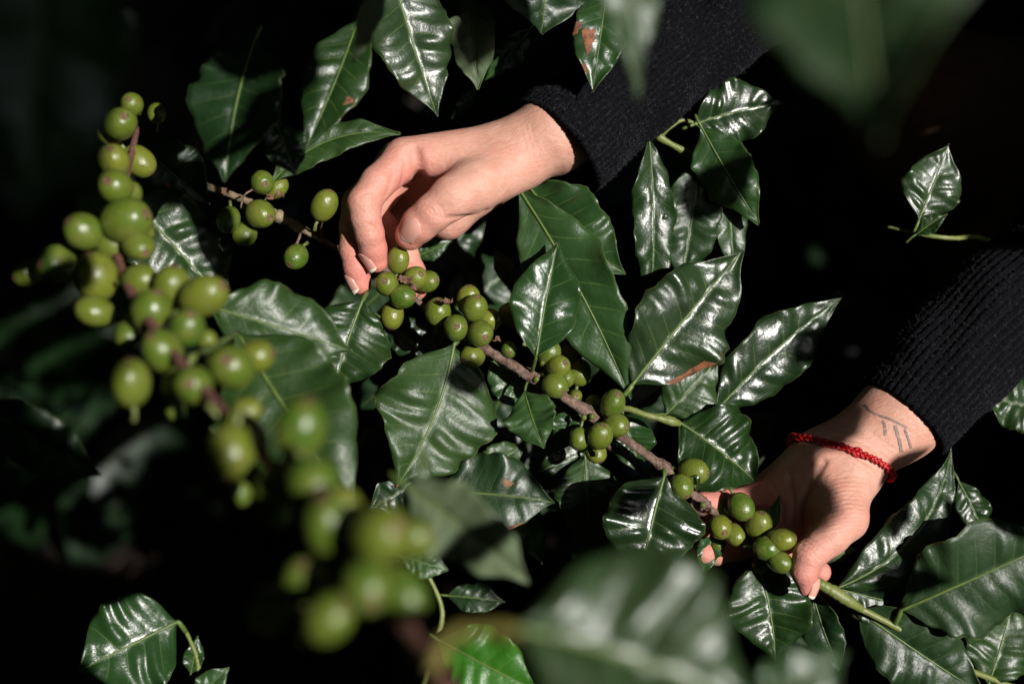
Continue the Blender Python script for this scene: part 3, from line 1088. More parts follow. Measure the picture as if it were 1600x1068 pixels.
# sweater: ribbed sleeves, shoulders
def sleeve(ctr, hw, hd, ribs, seed, wr=1.0):
    r_ = np.random.default_rng(seed)
    P = np.array([at(*c_) for c_ in ctr])
    NU_, NA = 300, ribs * 8
    C0 = spline(P, 400)
    pick = np.unique(np.concatenate([np.linspace(0, 230, 240), np.linspace(230, 399, 60)]))
    NU_ = len(pick)
    C = np.stack([np.interp(pick, np.arange(400), C0[:, i_]) for i_ in range(3)], 1)
    par = pick / 399 * (len(P) - 1)
    seglen = np.concatenate([[0], np.cumsum(np.linalg.norm(np.diff(C, axis=0), axis=1))])
    HW = np.interp(par, np.arange(len(P)), hw) * W / 1600
    HD = np.interp(par, np.arange(len(P)), hd) * W / 1600
    T = np.gradient(C, axis=0)
    T /= np.linalg.norm(T, axis=1)[:, None]
    U = np.cross(np.array([0, 0, 1.0]), T)
    U /= np.linalg.norm(U, axis=1)[:, None]
    Wv = np.cross(T, U)
    th = np.linspace(0, 2 * math.pi, NA, endpoint=False)
    rib = np.abs(np.cos(th * ribs / 2)) ** 0.7
    s = seglen[:, None]
    ph = r_.uniform(0, 6.28, 20)
    wr_ = 0
    for i in range(6):
        wr_ = wr_ + np.sin(s * r_.uniform(45, 130) + np.round(r_.uniform(1, 4)) * th[None] + ph[i] + 2 * np.sin(th[None] * 2 + ph[i + 6])) * r_.uniform(.4, 1)
    wr_ = wr_ * 0.0009 * wr * np.clip(s / .03, .25, 1)
    stitch = 0.00012 * np.sin(s * 2 * math.pi / .0042 + 2.2 * rib[None] + r_.normal(0, .25, (1, NA)))
    disp = 0.0019 * rib[None] + stitch + wr_ + r_.normal(0, .00026, (NU_, NA))
    ct, st_ = np.cos(th), np.sin(th)
    outer = C[:, None] + U[:, None] * ((HW[:, None] + disp) * ct[None])[..., None] + Wv[:, None] * ((HD[:, None] + disp) * st_[None])[..., None]
    outer[0] += (RNG.normal(0, .0004, (NA, 1)) * T[0])
    inner = []
    for kk, (ins, back) in enumerate(((.0022, .0), (.0026, .004), (.0028, .03))):
        i0 = int(np.searchsorted(seglen, back))
        inner.append(C[i0][None] + U[i0][None] * ((HW[i0] - ins) * ct)[:, None] + Wv[i0][None] * ((HD[i0] - ins) * st_)[:, None])
    # rounded hem between inner and outer
    hem = (inner[0] + outer[0]) / 2 - T[0] * .0016
    rows = [inner[2], inner[1], inner[0], hem] + list(outer)
    Vv = np.vstack(rows)
    nr = len(rows)
    I, Jx = np.meshgrid(np.arange(nr - 1), np.arange(NA), indexing='ij')
    a, b = I * NA + Jx, I * NA + (Jx + 1) % NA
    Ff = np.stack([a, a + NA, b + NA, b], -1).reshape(-1, 4)
    LIT.append(outer[::4, ::6].reshape(-1, 3)[(outer[::4, ::6].reshape(-1, 3)[:, 0] < .36)])
    return Vv, Ff


sv1, sf1 = sleeve([(874, 230, -.012), (962, 152, -.022), (1080, 58, -.032), (1240, -52, -.05), (1560, -190, -.10)], [86, 85, 86, 96, 125], [94, 88, 88, 95, 125], 54, 1)
sv2, sf2 = sleeve([(1411, 652, -.022), (1500, 552, -.030), (1600, 458, -.042), (1740, 350, -.06), (1980, 190, -.10)], [80, 87, 98, 110, 130], [80, 84, 92, 105, 130], 42, 2)


fz_r = np.random.default_rng(5)
fzv, fzf = [], []
for sv_ in (sv1[:], sv2[:]):
    pick = sv_[fz_r.integers(len(sv_) // 60, len(sv_), 26000)]
    pick = pick[(pick[:, 0] < .34) & (pick[:, 1] < .24)]
    for p in pick:
        d_ = nrm(fz_r.normal(0, 1, 3) + [0, 0, .3])
        e_ = nrm(fz_r.normal(0, 1, 3))
        ln_ = fz_r.uniform(.001, .0036)
        i0 = len(fzv)
        fzv += [p + e_ * .00006, p - e_ * .00006, p + d_ * ln_]
        fzf.append((i0, i0 + 1, i0 + 2))
obj('fuzz', mesh_of('fuzz', rel(person, fzv), fzf, MAT['fibre']), person, kind='stuff')


def coat_fn(P):
    return trunk_fn(P) - .012


tv, tf = surface_nets(coat_fn, np.array([.42, -.35, -1.05]), np.array([1.4, .8, .12]), .012)
vv_ = np.vstack([sv1, sv2, tv])
ff_ = np.vstack([sf1, sf2 + len(sv1), tf + len(sv1) + len(sv2)])
sweater = obj('sweater', mesh_of('sweater', rel(person, vv_), ff_, MAT['wool']), person)


def leg_fn(P):
    d = seg_d(P, at(2050, 230, -.62).astype(np.float32), at(1440, 190, -.42).astype(np.float32), .10, .072)
    d = smin(d, seg_d(P, at(1440, 190, -.42).astype(np.float32), at(1640, 620, -.80).astype(np.float32), .072, .05), .03)
    d = smin(d, seg_d(P, at(2100, 330, -.62).astype(np.float32), at(1900, 480, -.42).astype(np.float32), .10, .072), .05)
    d = smin(d, seg_d(P, at(1900, 480, -.42).astype(np.float32), at(2000, 800, -.75).astype(np.float32), .072, .05), .03)
    return d + .004 * np.sin(P[..., 0] * 60 + P[..., 1] * 35) * np.sin(P[..., 2] * 50 + P[..., 1] * 20)


lv, lf = surface_nets(leg_fn, np.array([.2, -.55, -1.15]), np.array([1.4, .6, -.2]), .010)
obj('trousers', mesh_of('trousers', rel(person, lv), lf, MAT['trouser']), person)

# ------------------------------------------------------------------ coffee branches
# 1. the branch held by both hands
MB = thing('coffee_branch', to_world(at(1340, 950, -.01)), 'sharp coffee branch held by both hands with clusters of green cherries', 'coffee branch')
mst = stem(MB, [(626, 448, -.006), (672, 486, -.006), (742, 535, 0), (830, 588, .002), (920, 645, 0), (975, 685, 0), (1040, 732, 0), (1090, 778, 0), (1118, 800, -.002), (1175, 842, -.006), (1240, 886, -.002), (1300, 922, .004), (1345, 950, .0)],
           [.0012, .0018, .0026, .0030, .0029, .0026, .0026, .0028, .0026, .0026, .0026, .0030, .0022], 'twig_brown', knob=[(745, 536, 0, .5), (828, 586, 0, .45), (918, 644, 0, .45), (1036, 731, 0, .4), (1100, 790, 0, .5)])
stem(MB, [(1275, 908, .004), (1300, 922, .0045), (1325, 938, .004), (1346, 951, .0)], [.0030, .0034, .0030, .0022], 'twig_green', name='shoot', knob=[(1318, 934, 0, .4)])
stem(MB, [(946, 652, -.006), (975, 638, 0), (1010, 648, .002), (1050, 658, .0), (1062, 662, -.003)], [.0014, .0018, .0018, .0020, .0014], 'twig_green', name='shoot', knob=[(1048, 657, 0, .5)])
leaf(MB, (709, 538, .004), (618, 762, .02), 178, roll=-4, fold=12, bend=.05, side=.05, nv=8, att=(716, 530, -.002), patches=[(.985, -.2, .012, .6, 'scorch')], shine='L')
leaf(MB, (820, 612, .008), (850, 700, .022), 78, roll=-14, fold=14, bend=.08, nv=6, mat='bright', att=(826, 592, .0))
leaf(MB, (768, 560, -.02), (826, 640, -.02), 62, roll=10, mat='bright', nv=6)
leaf(MB, (838, 556, .019), (872, 377, .016), 100, roll=-4, fold=22, bend=.03, side=.01, nv=6, mat='bright', att=(829, 588, .0), q=.8, wave=.7, shine='L')
leaf(MB, (812, 297, -.006), (986, 624, -.004), 122, roll=-16, fold=9, bend=.05, side=.04, nv=9, mat='bright', q=.8, wave=1.15)
leaf(MB, (822, 286, -.022), (978, 428, -.014), 128, roll=-12, fold=10, bend=.05, side=-.03, nv=8, mat='bright')
leaf(MB, (988, 600, .0), (1160, 392, .014), 140, roll=-2, fold=20, bend=.05, side=.02, nv=9, q=1.5, patches=[(.30, -.93, .16, .12, 'scorch')], shine='R', gloss=True)
leaf(MB, (1115, 646, -.03), (1314, 466, -.04), 96, roll=16, fold=16, bend=.04, side=.04, nv=9, q=1.2, shine='R', gloss=True)
leaf(MB, (1062, 660, -.004), (1180, 752, -.03), 128, roll=-8, fold=18, bend=.12, nv=8, q=1.2, att=(1040, 652, 0), shine='L')
leaf(MB, (1040, 647, -.012), (1122, 560, -.035), 86, roll=0, fold=14, bend=.10, side=.0, nv=6, att=(1010, 648, .002), shine='B')
leaf(MB, (1038, 742, .008), (1000, 905, .025), 146, roll=6, fold=16, bend=.08, side=-.02, nv=7, q=1.5, att=(1036, 730, .0), shine='R', gloss=True)
leaf(MB, (914, 712, -.04), (918, 856, -.035), 96, roll=-6, fold=14, nv=8, shine='B')
leaf(MB, (934, 700, -.05), (836, 738, -.05), 60, roll=0, fold=10, nv=6, shine='B')
leaf(MB, (682, 770, -.026), (866, 785, -.02), 128, roll=8, fold=12, bend=.06, side=.02, nv=7, mat='deep', patches=[(.60, .30, .04, .10, 'dry'), (.62, -.97, .12, .10, 'scorch')])
leaf(MB, (672, 738, -.03), (578, 796, -.02), 92, roll=10, fold=12, nv=7, mat='deep', shine='B')
leaf(MB, (566, 470, .008), (520, 615, .018), 132, roll=-10, fold=14, bend=.05, side=-.02, nv=8, att=(574, 456, .0), q=1.1, shine='R')
leaf(MB, (634, 600, -.02), (550, 700, -.02), 46, roll=20, fold=24, side=.08, nv=7, mat='deep')
leaf(MB, (974, 648, -.02), (1000, 738, -.02), 66, roll=12, fold=16, nv=6, mat='bright')
leaf(MB, (898, 640, -.012), (872, 704, -.012), 52, roll=14, nv=6, mat='bright')
leaf(MB, (1182, 872, -.008), (1212, 1036, .022), 124, roll=4, fold=20, bend=.05, side=.03, nv=8, q=1.3, att=(1170, 840, .0), shine='R')
leaf(MB, (1206, 828, .008), (1218, 774, .012), 18, roll=28, fold=20, nv=4, mat='bright', wave=.3)
leaf(MB, (1114, 818, -.01), (1098, 894, -.01), 34, roll=20, fold=30, nv=6, mat='bright')
leaf(MB, (748, 742, -.04), (818, 694, -.04), 56, roll=0, nv=6, shine='B')
leaf(MB, (1068, 690, -.045), (1104, 790, -.045), 54, roll=-22, fold=20, nv=6, mat='bright', lit=False)
leaf(MB, (600, 500, -.05), (690, 570, -.05), 60, roll=10, nv=7, mat='deep', lit=False)
for (x, y, rr, z, ax) in [
    (604, 443, 18, .006, (-.1, .15, 1)), (622, 406, 17, .006, (.15, .9, .35)), (649, 434, 18, .0, (.5, .3, .8)), (666, 440, 16, -.008, (.7, .1, .5)),
    (629, 463, 18, .006, (.9, -.15, .45)), (613, 492, 18, -.004, (-.1, -.9, .3)), (684, 487, 20, .002, (.1, .8, .5)), (732, 468, 17, -.006, (.1, .9, .4)),
    (742, 481, 19, .004, (.25, .75, .6)), (712, 512, 19, .012, (.1, .1, 1)), (763, 500, 18, -.002, (.6, .3, .7)), (750, 520, 19, .008, (.35, -.3, .9)),
    (738, 556, 18, .0, (-.5, -.3, .6)), (795, 546, 12, .002, (.0, -.3, .9)), (800, 492, 20, -.03, None), (822, 505, 18, -.035, None),
    (858, 551, 18, .004, (.2, .9, .4)), (872, 573, 17, .008, (.5, .3, .8)), (868, 602, 19, .010, (.55, -.5, .6)), (898, 620, 11, -.004, (.2, .2, .9)),
    (905, 582, 18, -.03, None), (890, 560, 17, -.035, None), (884, 590, 14, -.02, None),
    (957, 631, 19, .006, (.2, .5, .6)), (963, 664, 18, .008, (.7, -.1, .6)), (938, 681, 18, .012, (.15, .8, .6)), (905, 685, 16, .006, (-.2, -.9, .35)),
    (930, 704, 15, -.004, (.4, -.7, .4)), (928, 632, 14, -.01, None), (1084, 736, 19, .006, (.9, -.1, .45)), (1065, 760, 18, .008, (.4, -.7, .6)), (1082, 714, 14, -.006, (.5, .5, .5)),
    (1060, 786, 10, -.012, None), (1158, 791, 18, .008, (.45, -.75, .4)), (1125, 823, 18, .010, (.2, -.35, .9)), (1147, 834, 14, .004, (.45, -.6, .5)), (1130, 792, 15, -.004, (.8, .1, .3)),
    (1186, 820, 19, .008, (.1, .8, .5)), (1204, 806, 14, .0, (.3, .8, .5)), (1221, 842, 17, .020, (.85, .1, .5)), (1198, 856, 18, .018, (.85, .05, .5)),
    (1218, 877, 17, .020, (.8, -.35, .5)), (1122, 850, 11, -.01, None), (1188, 880, 12, -.006, None)]:
    cherry(MB, x, y, rr, z, ax, mst)
scrap(MB, 'dried_bract', 634, 440, .006, 13, 11)
scrap(MB, 'dried_bract', 642, 446, .008, 10, 14)
scrap(MB, 'dried_bract', 700, 472, .016, 9, 12)
scrap(MB, 'dried_bract', 652, 466, .006, 8, 17, 'tan')
scrap(MB, 'dried_bract', 776, 527, .004, 9, 13)
scrap(MB, 'dried_bract', 1110, 797, .004, 8, 15)
for (x, y) in ((838, 592), (912, 652), (1098, 788), (848, 566), (925, 650)):
    cherry(MB, x, y, 4.5, .006, (.3, .6, .6))

DB = thing('coffee_branch', to_world(at(380, 420, -.2)), 'shaded coffee branch deep behind the held branch, only its dark leaves visible', 'coffee branch')
stem(DB, [(560, 380, -.16), (760, 560, -.15), (960, 700, -.15), (1180, 860, -.16), (1420, 1010, -.17)], [.003, .003, .0028, .0024, .002], 'twig_brown', lit=False)
for (b_, t_, w_) in [((700, 510), (560, 640), 100), ((690, 500), (830, 400), 96), ((800, 590), (690, 760), 110), ((820, 600), (960, 500), 100), ((900, 660), (780, 860), 110), ((930, 680), (1090, 560), 104),
                     ((1010, 740), (900, 930), 110), ((1050, 770), (1220, 640), 100), ((1130, 830), (1040, 1010), 100), ((1180, 860), (1340, 740), 96), ((1270, 920), (1190, 1080), 100), ((1330, 960), (1480, 860), 100), ((620, 430), (500, 540), 90), ((640, 440), (760, 330), 90)]:
    leaf(DB, (*b_, -.15), (*t_, -.16 - .03 * RNG.random()), w_, roll=float(RNG.uniform(-20, 20)), bend=.06, nv=8, mat='deep', lit=False)

# 2. the blurred branch close to the lens, lower left
FB = thing('coffee_branch', to_world(at(700, 1090, .47)), 'blurred reddish coffee branch close to the lens hung with yellow-green cherries', 'coffee branch')
fst = stem(FB, [(214, 200, .05), (196, 290, .10), (184, 400, .155), (235, 505, .22), (330, 622, .28), (415, 715, .33), (470, 785, .36), (560, 880, .40), (640, 990, .43), (700, 1090, .47)],
           [.0016, .0018, .0020, .0022, .0024, .0026, .0026, .0026, .0026, .0026], 'twig_red')
leaf(FB, (330, 480, .10), (550, 548, .13), 128, roll=10, fold=8, bend=.08, nv=7, q=.8, att=(270, 510, .21), shine='L')
leaf(FB, (372, 520, .12), (556, 800, .14), 205, roll=-10, fold=10, bend=.05, nv=8, q=.8, att=(300, 560, .25))
leaf(FB, (-30, 630, .16), (160, 742, .17), 90, roll=-16, fold=16, nv=7, mat='deep', lit=False)
leaf(FB, (355, 650, .27), (382, 740, .2), 40, nv=6, mat='deep', lit=False)
for (x, y, rr, z, ax) in [
    (188, 194, 24, .10, (.3, .2, .6)), (206, 163, 17, .08, None), (172, 211, 16, .09, None), (245, 177, 14, .03, None), (178, 252, 23, .12, None), (180, 291, 26, .14, None), (203, 305, 18, .12, None),
    (130, 361, 27, .16, (-.5, .4, .6)), (197, 345, 33, .16, (.8, .2, .4)), (176, 381, 26, .15, None), (216, 383, 22, .16, (.5, -.4, .6)), (150, 432, 33, .17, (-.2, .9, .4)), (148, 486, 24, .18, (-.8, .2, .4)),
    (88, 412, 28, .15, None), (46, 425, 20, .13, None), (220, 437, 24, .18, None), (268, 447, 26, .19, (.2, .9, .3)), (237, 484, 30, .21, (.4, .8, .4)), (318, 463, 30, .20, (.8, .4, .4)),
    (292, 512, 27, .22, (.3, .6, .6)), (255, 549, 30, .24, (-.3, .6, .6)), (323, 530, 15, .2, None), (205, 598, 28, .26, (0, .9, .3)), (302, 601, 29, .27, (0, .1, 1)), (362, 574, 34, .26, (.0, .3, .9)),
    (401, 556, 25, .24, None), (385, 640, 18, .27, None), (361, 705, 37, .33, (-.1, -.9, .4)), (470, 671, 40, .35, (.3, .9, .3)), (490, 755, 38, .37, (.4, -.6, .5)), (515, 821, 40, .39, (-.1, .8, .5)),
    (597, 835, 44, .41, (.5, .3, .7)), (642, 842, 30, .39, (.7, .2, .3)), (573, 916, 40, .42, (.3, -.4, .8)), (628, 926, 35, .42, (.5, -.6, .4)), (475, 906, 33, .39, (.1, .6, .6)), (513, 966, 36, .42, (.6, .5, .5)),
    (425, 950, 32, .38, None), (430, 800, 21, .33, None), (200, 525, 20, .2, None), (275, 641, 14, .24, None), (375, 770, 18, .28, None)]:
    cherry(FB, x, y, rr, z, ax, fst)

for (t_, sd_) in [(i_, i_ * 37 % 101) for i_ in range(7)]:      # smaller fruit filling the nodes
    r_ = np.random.default_rng(sd_)
    q_ = fst[int(6 + t_ * (len(fst) - 20) / 7)]
    o_ = q_ + nrm(r_.normal(0, 1, 3) * [1, 1, .3] - [0, 0, 1.1]) * r_.uniform(.010, .016)
    kz = W / 1600 * (D - o_[2]) / D
    cherry(FB, 800 + o_[0] / kz, 534 - o_[1] / kz, r_.uniform(.0052, .0072) / kz, o_[2], None, fst, lit=False)

# 3. sparse twig beyond, between the blurred branch and the upper hand
TW = thing('coffee_twig', to_world(at(240, 240, -.05)), 'thin woody coffee twig with a few scattered green cherries beside the upper hand', 'coffee twig')
tst = stem(TW, [(240, 240, -.05), (300, 280, -.045), (350, 300, -.04), (405, 322, -.03), (436, 338, -.026), (466, 354, -.026), (520, 384, -.045), (560, 400, -.06)], [.0022, .0022, .0022, .0022, .0026, .0022, .0016, .0012], 'tan', knob=[(436, 338, -.026, .5), (464, 353, -.026, .5)])
for (x, y, rr, z, ax) in [(410, 285, 18, -.02, (.35, -.2, .8)), (433, 293, 14, -.03, None), (407, 334, 21, -.015, (.65, -.3, .55)), (357, 343, 18, -.015, (.05, -.7, .6)), (382, 366, 18, -.025, (-.3, -.6, .3)), (507, 321, 19, .015, (.4, .8, .3)), (462, 401, 18, -.02, (-.35, -.6, .6))]:
    cherry(TW, x, y, rr, z, ax, tst)
scrap(TW, 'dried_flower', 420, 308, -.012, 10, 21, 'dry')
scrap(TW, 'dried_flower', 440, 302, -.014, 9, 22, 'dry')
scrap(TW, 'dried_flower', 345, 300, -.02, 13, 23, 'dry')
stem(TW, [(506, 336, .008), (501, 358, -.02), (505, 376, -.045)], [.0008, .0008, .001], 'twig_brown', name='stalk')
stem(TW, [(462, 384, -.028), (468, 370, -.03), (470, 358, -.028)], [.0008, .0008, .001], 'twig_brown', name='stalk')
stem(TW, [(395, 296, -.015), (382, 305, -.014), (376, 325, -.014)], [.0005, .0005, .0005], 'twig_brown', name='stalk')
leaf(TW, (213, 222, -.03), (328, 318, -.045), 100, roll=-10, fold=14, nv=7, mat='deep', lit=True, att=(206, 200, -.02), patches=[(.55, -.4, .05, .12, 'scorch')])
leaf(TW, (186, 290, -.012), (346, 470, .0), 138, roll=8, fold=10, bend=.06, nv=8, q=1.2, shine='L')
leaf(TW, (300, 350, -.045), (356, 446, -.045), 74, roll=0, fold=14, nv=7, mat='deep', lit=True)
leaf(TW, (424, 286, -.02), (626, 210, -.02), 54, roll=26, fold=16, bend=.05, side=.13, nv=9, twist=10)
leaf(TW, (648, 402, -.07), (706, 376, -.07), 30, nv=6, mat='bright')
leaf(TW, (812, 452, -.07), (770, 388, -.07), 34, nv=6, mat='deep')

# 4. shoot hanging under the upper sleeve
SH = thing('coffee_shoot', to_world(at(1180, 300, -.05)), 'coffee shoot of glossy leaves hanging below the upper black sleeve', 'coffee shoot')
stem(SH, [(1180, 300, -.06), (1110, 256, -.045), (1068, 236, -.035), (1030, 214, -.03), (1000, 190, -.04)], [.0020, .0022, .0018, .0018, .0012], 'twig_green', knob=[(1068, 236, -.035, .4), (1030, 214, -.03, .5)])
stem(SH, [(1030, 214, -.03), (1048, 198, -.028), (1066, 188, -.03), (1090, 194, -.03)], [.0016, .0014, .0012, .0010], 'twig_green', name='twig')
leaf(SH, (1086, 194, -.03), (1222, 162, -.045), 96, roll=-2, fold=14, bend=.05, side=.03, nv=7, q=1.4, shine='B', gloss=True)
leaf(SH, (1096, 198, -.02), (1186, 350, -.02), 88, roll=-12, fold=10, bend=.05, nv=8, mat='bright', q=.7)
leaf(SH, (1014, 216, -.022), (1014, 498, -.03), 62, roll=18, fold=14, bend=.05, side=.01, nv=10, q=.8, wave=1.4)
leaf(SH, (1092, 250, -.03), (1064, 452, -.03), 84, roll=-4, fold=14, bend=.06, nv=9, mat='deep', q=1.2, shine='R')
leaf(SH, (1132, 284, -.035), (1148, 432, -.02), 44, roll=14, fold=22, nv=7, q=1.2, shine='B')
leaf(SH, (968, 240, -.05), (945, 300, -.05), 40, nv=6)

# 5. shoot hanging down from the top edge
TS = thing('coffee_shoot', to_world(at(640, -160, .02)), 'coffee shoot hanging from the top edge with a broad shiny leaf', 'coffee shoot')
stem(TS, [(640, -160, .02), (700, -120, .02), (800, -110, .03), (900, -90, .03), (960, -60, .03)], [.0028, .0026, .0024, .002, .0016], 'twig_green', lit=False)
leaf(TS, (606, -60, .02), (683, 182, .03), 116, roll=4, fold=18, bend=.05, side=-.02, nv=9, q=1.3, att=(660, -140, .02), shine='L', gloss=True)
leaf(TS, (738, -10, .0), (748, 140, .0), 70, roll=-20, fold=24, nv=7, mat='under', flip=False)
leaf(TS, (828, 46, -.05), (758, 126, -.05), 46, roll=10, nv=7, mat='bright')
leaf(TS, (742, 142, -.1), (706, 186, -.1), 24, nv=6, mat='bright')
leaf(TS, (854, -120, .03), (846, 54, .036), 190, roll=0, fold=10, bend=.12, nv=7, mat='deep', att=(880, -95, .03), q=1.3, shine='B')
leaf(TS, (950, -30, .02), (926, 144, .03), 84, roll=0, fold=10, bend=.08, nv=7, mat='bright', q=.8, patches=[(.58, -.42, .10, .22, 'scorch'), (.50, -.95, .05, .2, 'scorch'), (.82, -.85, .04, .2, 'scorch')], label='leaf with a rusty brown scorched patch')
leaf(TS, (560, 30, .07), (478, 232, .09), 92, roll=-18, fold=16, bend=.05, side=.03, nv=8, patches=[(.62, .72, .03, .12, 'scorch')])
leaf(TS, (430, 190, .10), (462, 274, .10), 64, roll=10, nv=6, mat='deep', lit=False)

# 6. leaves very close to the lens along the top
NT1 = thing('coffee_shoot', to_world(at(420, -260, .26)), 'out of focus dark coffee leaves hanging at the upper left', 'coffee shoot')
stem(NT1, [(420, -260, .26), (300, -220, .28), (150, -200, .38), (60, -190, .45)], [.0028, .0026, .0022, .0016], 'twig_green', lit=False)
leaf(NT1, (400, 60, .1), (352, 284, .12), 136, roll=-24, fold=12, bend=.08, nv=8, lit=True, mat='deep', q=.6)
leaf(NT1, (596, -60, .18), (550, 100, .16), 36, roll=36, fold=10, nv=8, mat='under')
leaf(NT1, (70, -160, .45), (40, 350, .45), 270, roll=0, fold=8, nv=9, lit=False, mat='deep', att=(60, -190, .45))
NT2 = thing('coffee_shoot', to_world(at(1330, -420, .5)), 'very blurred broad coffee leaf with a bright tip at the top right', 'coffee shoot')
stem(NT2, [(1500, -520, .5), (1330, -420, .5), (1150, -330, .48), (930, -190, .36)], [.003, .0028, .0024, .002], 'twig_green', lit=False)
leaf(NT2, (1330, -330, .52), (1378, 222, .52), 330, roll=-22, fold=14, bend=.06, nv=5, mat='deep', q=.5)
leaf(NT2, (930, -150, .36), (997, 160, .36), 76, roll=26, fold=14, bend=.05, side=.04, nv=8, mat='leaf')

# 7. leaves very close to the lens along the bottom
NB = thing('coffee_shoot', to_world(at(640, 1010, .46)), 'very blurred broad coffee leaf on a yellow stalk at the bottom centre', 'coffee shoot')
stem(NB, [(655, 1240, .45), (668, 1100, .455), (694, 1002, .46), (752, 982, .465), (812, 986, .47)], [.0024, .0022, .0020, .0018, .0016], 'twig_yellow', lit=False)
leaf(NB, (812, 982, .45), (1195, 1120, .45), 310, roll=-2, fold=24, bend=.05, side=.03, nv=7, q=2.0, mat='leaf', att=(786, 986, .46), shine='L', gloss=True)
leaf(NB, (634, 756, .27), (826, 908, .27), 110, roll=-26, fold=18, bend=.08, side=.05, nv=8, mat='under')
leaf(NB, (660, 730, .26), (650, 850, .25), 60, roll=10, nv=6, mat='bright')
leaf(NB, (1180, 1110, .42), (1320, 1020, .42), 110, roll=0, nv=6, mat='bright', lit=True)
# 8. low sprig behind the stalk
LS = thing('coffee_sprig', to_world(at(660, 1080, -.06)), 'bright green sprig low behind the yellow leaf stalk', 'coffee sprig')
stem(LS, [(660, 1080, -.06), (680, 1010, -.06), (690, 950, -.06), (660, 880, -.06)], [.002, .002, .0016, .0012], 'twig_green')
leaf(LS, (688, 1000, -.05), (842, 1080, -.04), 112, roll=-10, nv=7, mat='lime', q=.6)
leaf(LS, (628, 868, -.06), (700, 890, -.06), 50, nv=6, mat='bright')
leaf(LS, (700, 930, -.07), (790, 940, -.07), 46, roll=10, nv=6, mat='deep', lit=False)
leaf(LS, (806, 770, -.09), (846, 880, -.09), 50, nv=6, mat='lime')

# 9. shoot below the lower hand
RS = thing('coffee_shoot', to_world(at(1350, 960, -.02)), 'coffee shoot spreading dark ribbed leaves below the lower hand', 'coffee shoot')
stem(RS, [(1340, 948, -.004), (1410, 985, -.007), (1480, 1030, -.012), (1560, 1064, -.02), (1640, 1090, -.03)], [.002, .0018, .0018, .0018, .0016], 'twig_green')
leaf(RS, (1308, 918, .0), (1486, 700, -.02), 84, roll=-14, fold=16, bend=.04, side=-.13, nv=10, att=(1295, 924, .004))
leaf(RS, (1314, 920, -.012), (1420, 944, -.02), 72, roll=-14, fold=12, nv=7, mat='deep')
leaf(RS, (1408, 952, .0), (1665, 838, .012), 158, roll=-26, fold=16, bend=.05, side=.02, nv=9, mat='deep', att=(1396, 977, -.007))
leaf(RS, (1340, 952, -.012), (1540, 1086, -.012), 118, roll=-10, fold=14, nv=9, mat='deep')
leaf(RS, (1544, 1068, -.02), (1584, 930, -.03), 104, roll=-8, fold=16, nv=8, shine='B')
leaf(RS, (1268, 920, -.02), (1312, 1046, -.02), 56, roll=-20, fold=22, nv=7, mat='deep')
leaf(RS, (1268, 874, -.015), (1342, 857, -.012), 28, roll=-20, fold=-30, curl=.6, nv=6, mat='under')
leaf(RS, (1498, 752, -.035), (1542, 846, -.035), 46, roll=20, nv=7)
leaf(RS, (1640, 640, -.05), (1536, 622, -.05), 86, roll=-10, fold=14, nv=7)
# 10. lone sprig in the dark, right
DS = thing('coffee_sprig', to_world(at(1560, 380, -.03)), 'small sprig with one silvery shiny leaf alone in the dark at right', 'coffee sprig')
stem(DS, [(1580, 392, -.05), (1530, 371, -.04), (1490, 372, -.03), (1445, 367, -.03), (1385, 354, -.045)], [.0016, .0015, .0014, .0014, .0009], 'twig_green')
leaf(DS, (1436, 342, -.02), (1482, 226, -.02), 88, roll=0, fold=6, bend=.02, nv=6, q=1.6, shine='B', gloss=True)
leaf(DS, (1432, 366, -.025), (1480, 334, -.02), 26, roll=20, fold=24, nv=5)
# 11. seedling at the lower left
SL = thing('coffee_sprig', to_world(at(300, 1100, -.06)), 'lone broad leaf on a low sprig at the bottom left corner', 'coffee sprig')
stem(SL, [(300, 1100, -.06), (310, 1040, -.06), (290, 985, -.055), (277, 972, -.05)], [.0016, .0014, .0012, .0010], 'twig_green')
leaf(SL, (278, 970, -.05), (118, 1050, -.05), 158, roll=2, fold=10, bend=.08, nv=6, mat='bright', att=(290, 986, -.055), q=.8, shine='R')
leaf(SL, (298, 1052, -.06), (309, 992, -.06), 30, nv=5, mat='bright')
leaf(SL, (306, 1090, -.05), (358, 1042, -.05), 44, nv=5, mat='bright')

# ------------------------------------------------------------------ dark coffee shrubs behind
shrub_leaf = []
for v_ in range(5):
    Vl, Fl = card_leaf(np.zeros(3), [1, 0, 0], [0, 0, 1], 1.0, [.42, .36, .46, .40, .38][v_], [.15, .3, .05, .22, -.1][v_])
    me = mesh_of('leaf', Vl, Fl, [MAT['deep']], uv=[(t_ * 4.0, 0.5) for t_ in np.linspace(0, 1, len(Vl))])
    shrub_leaf.append(me)


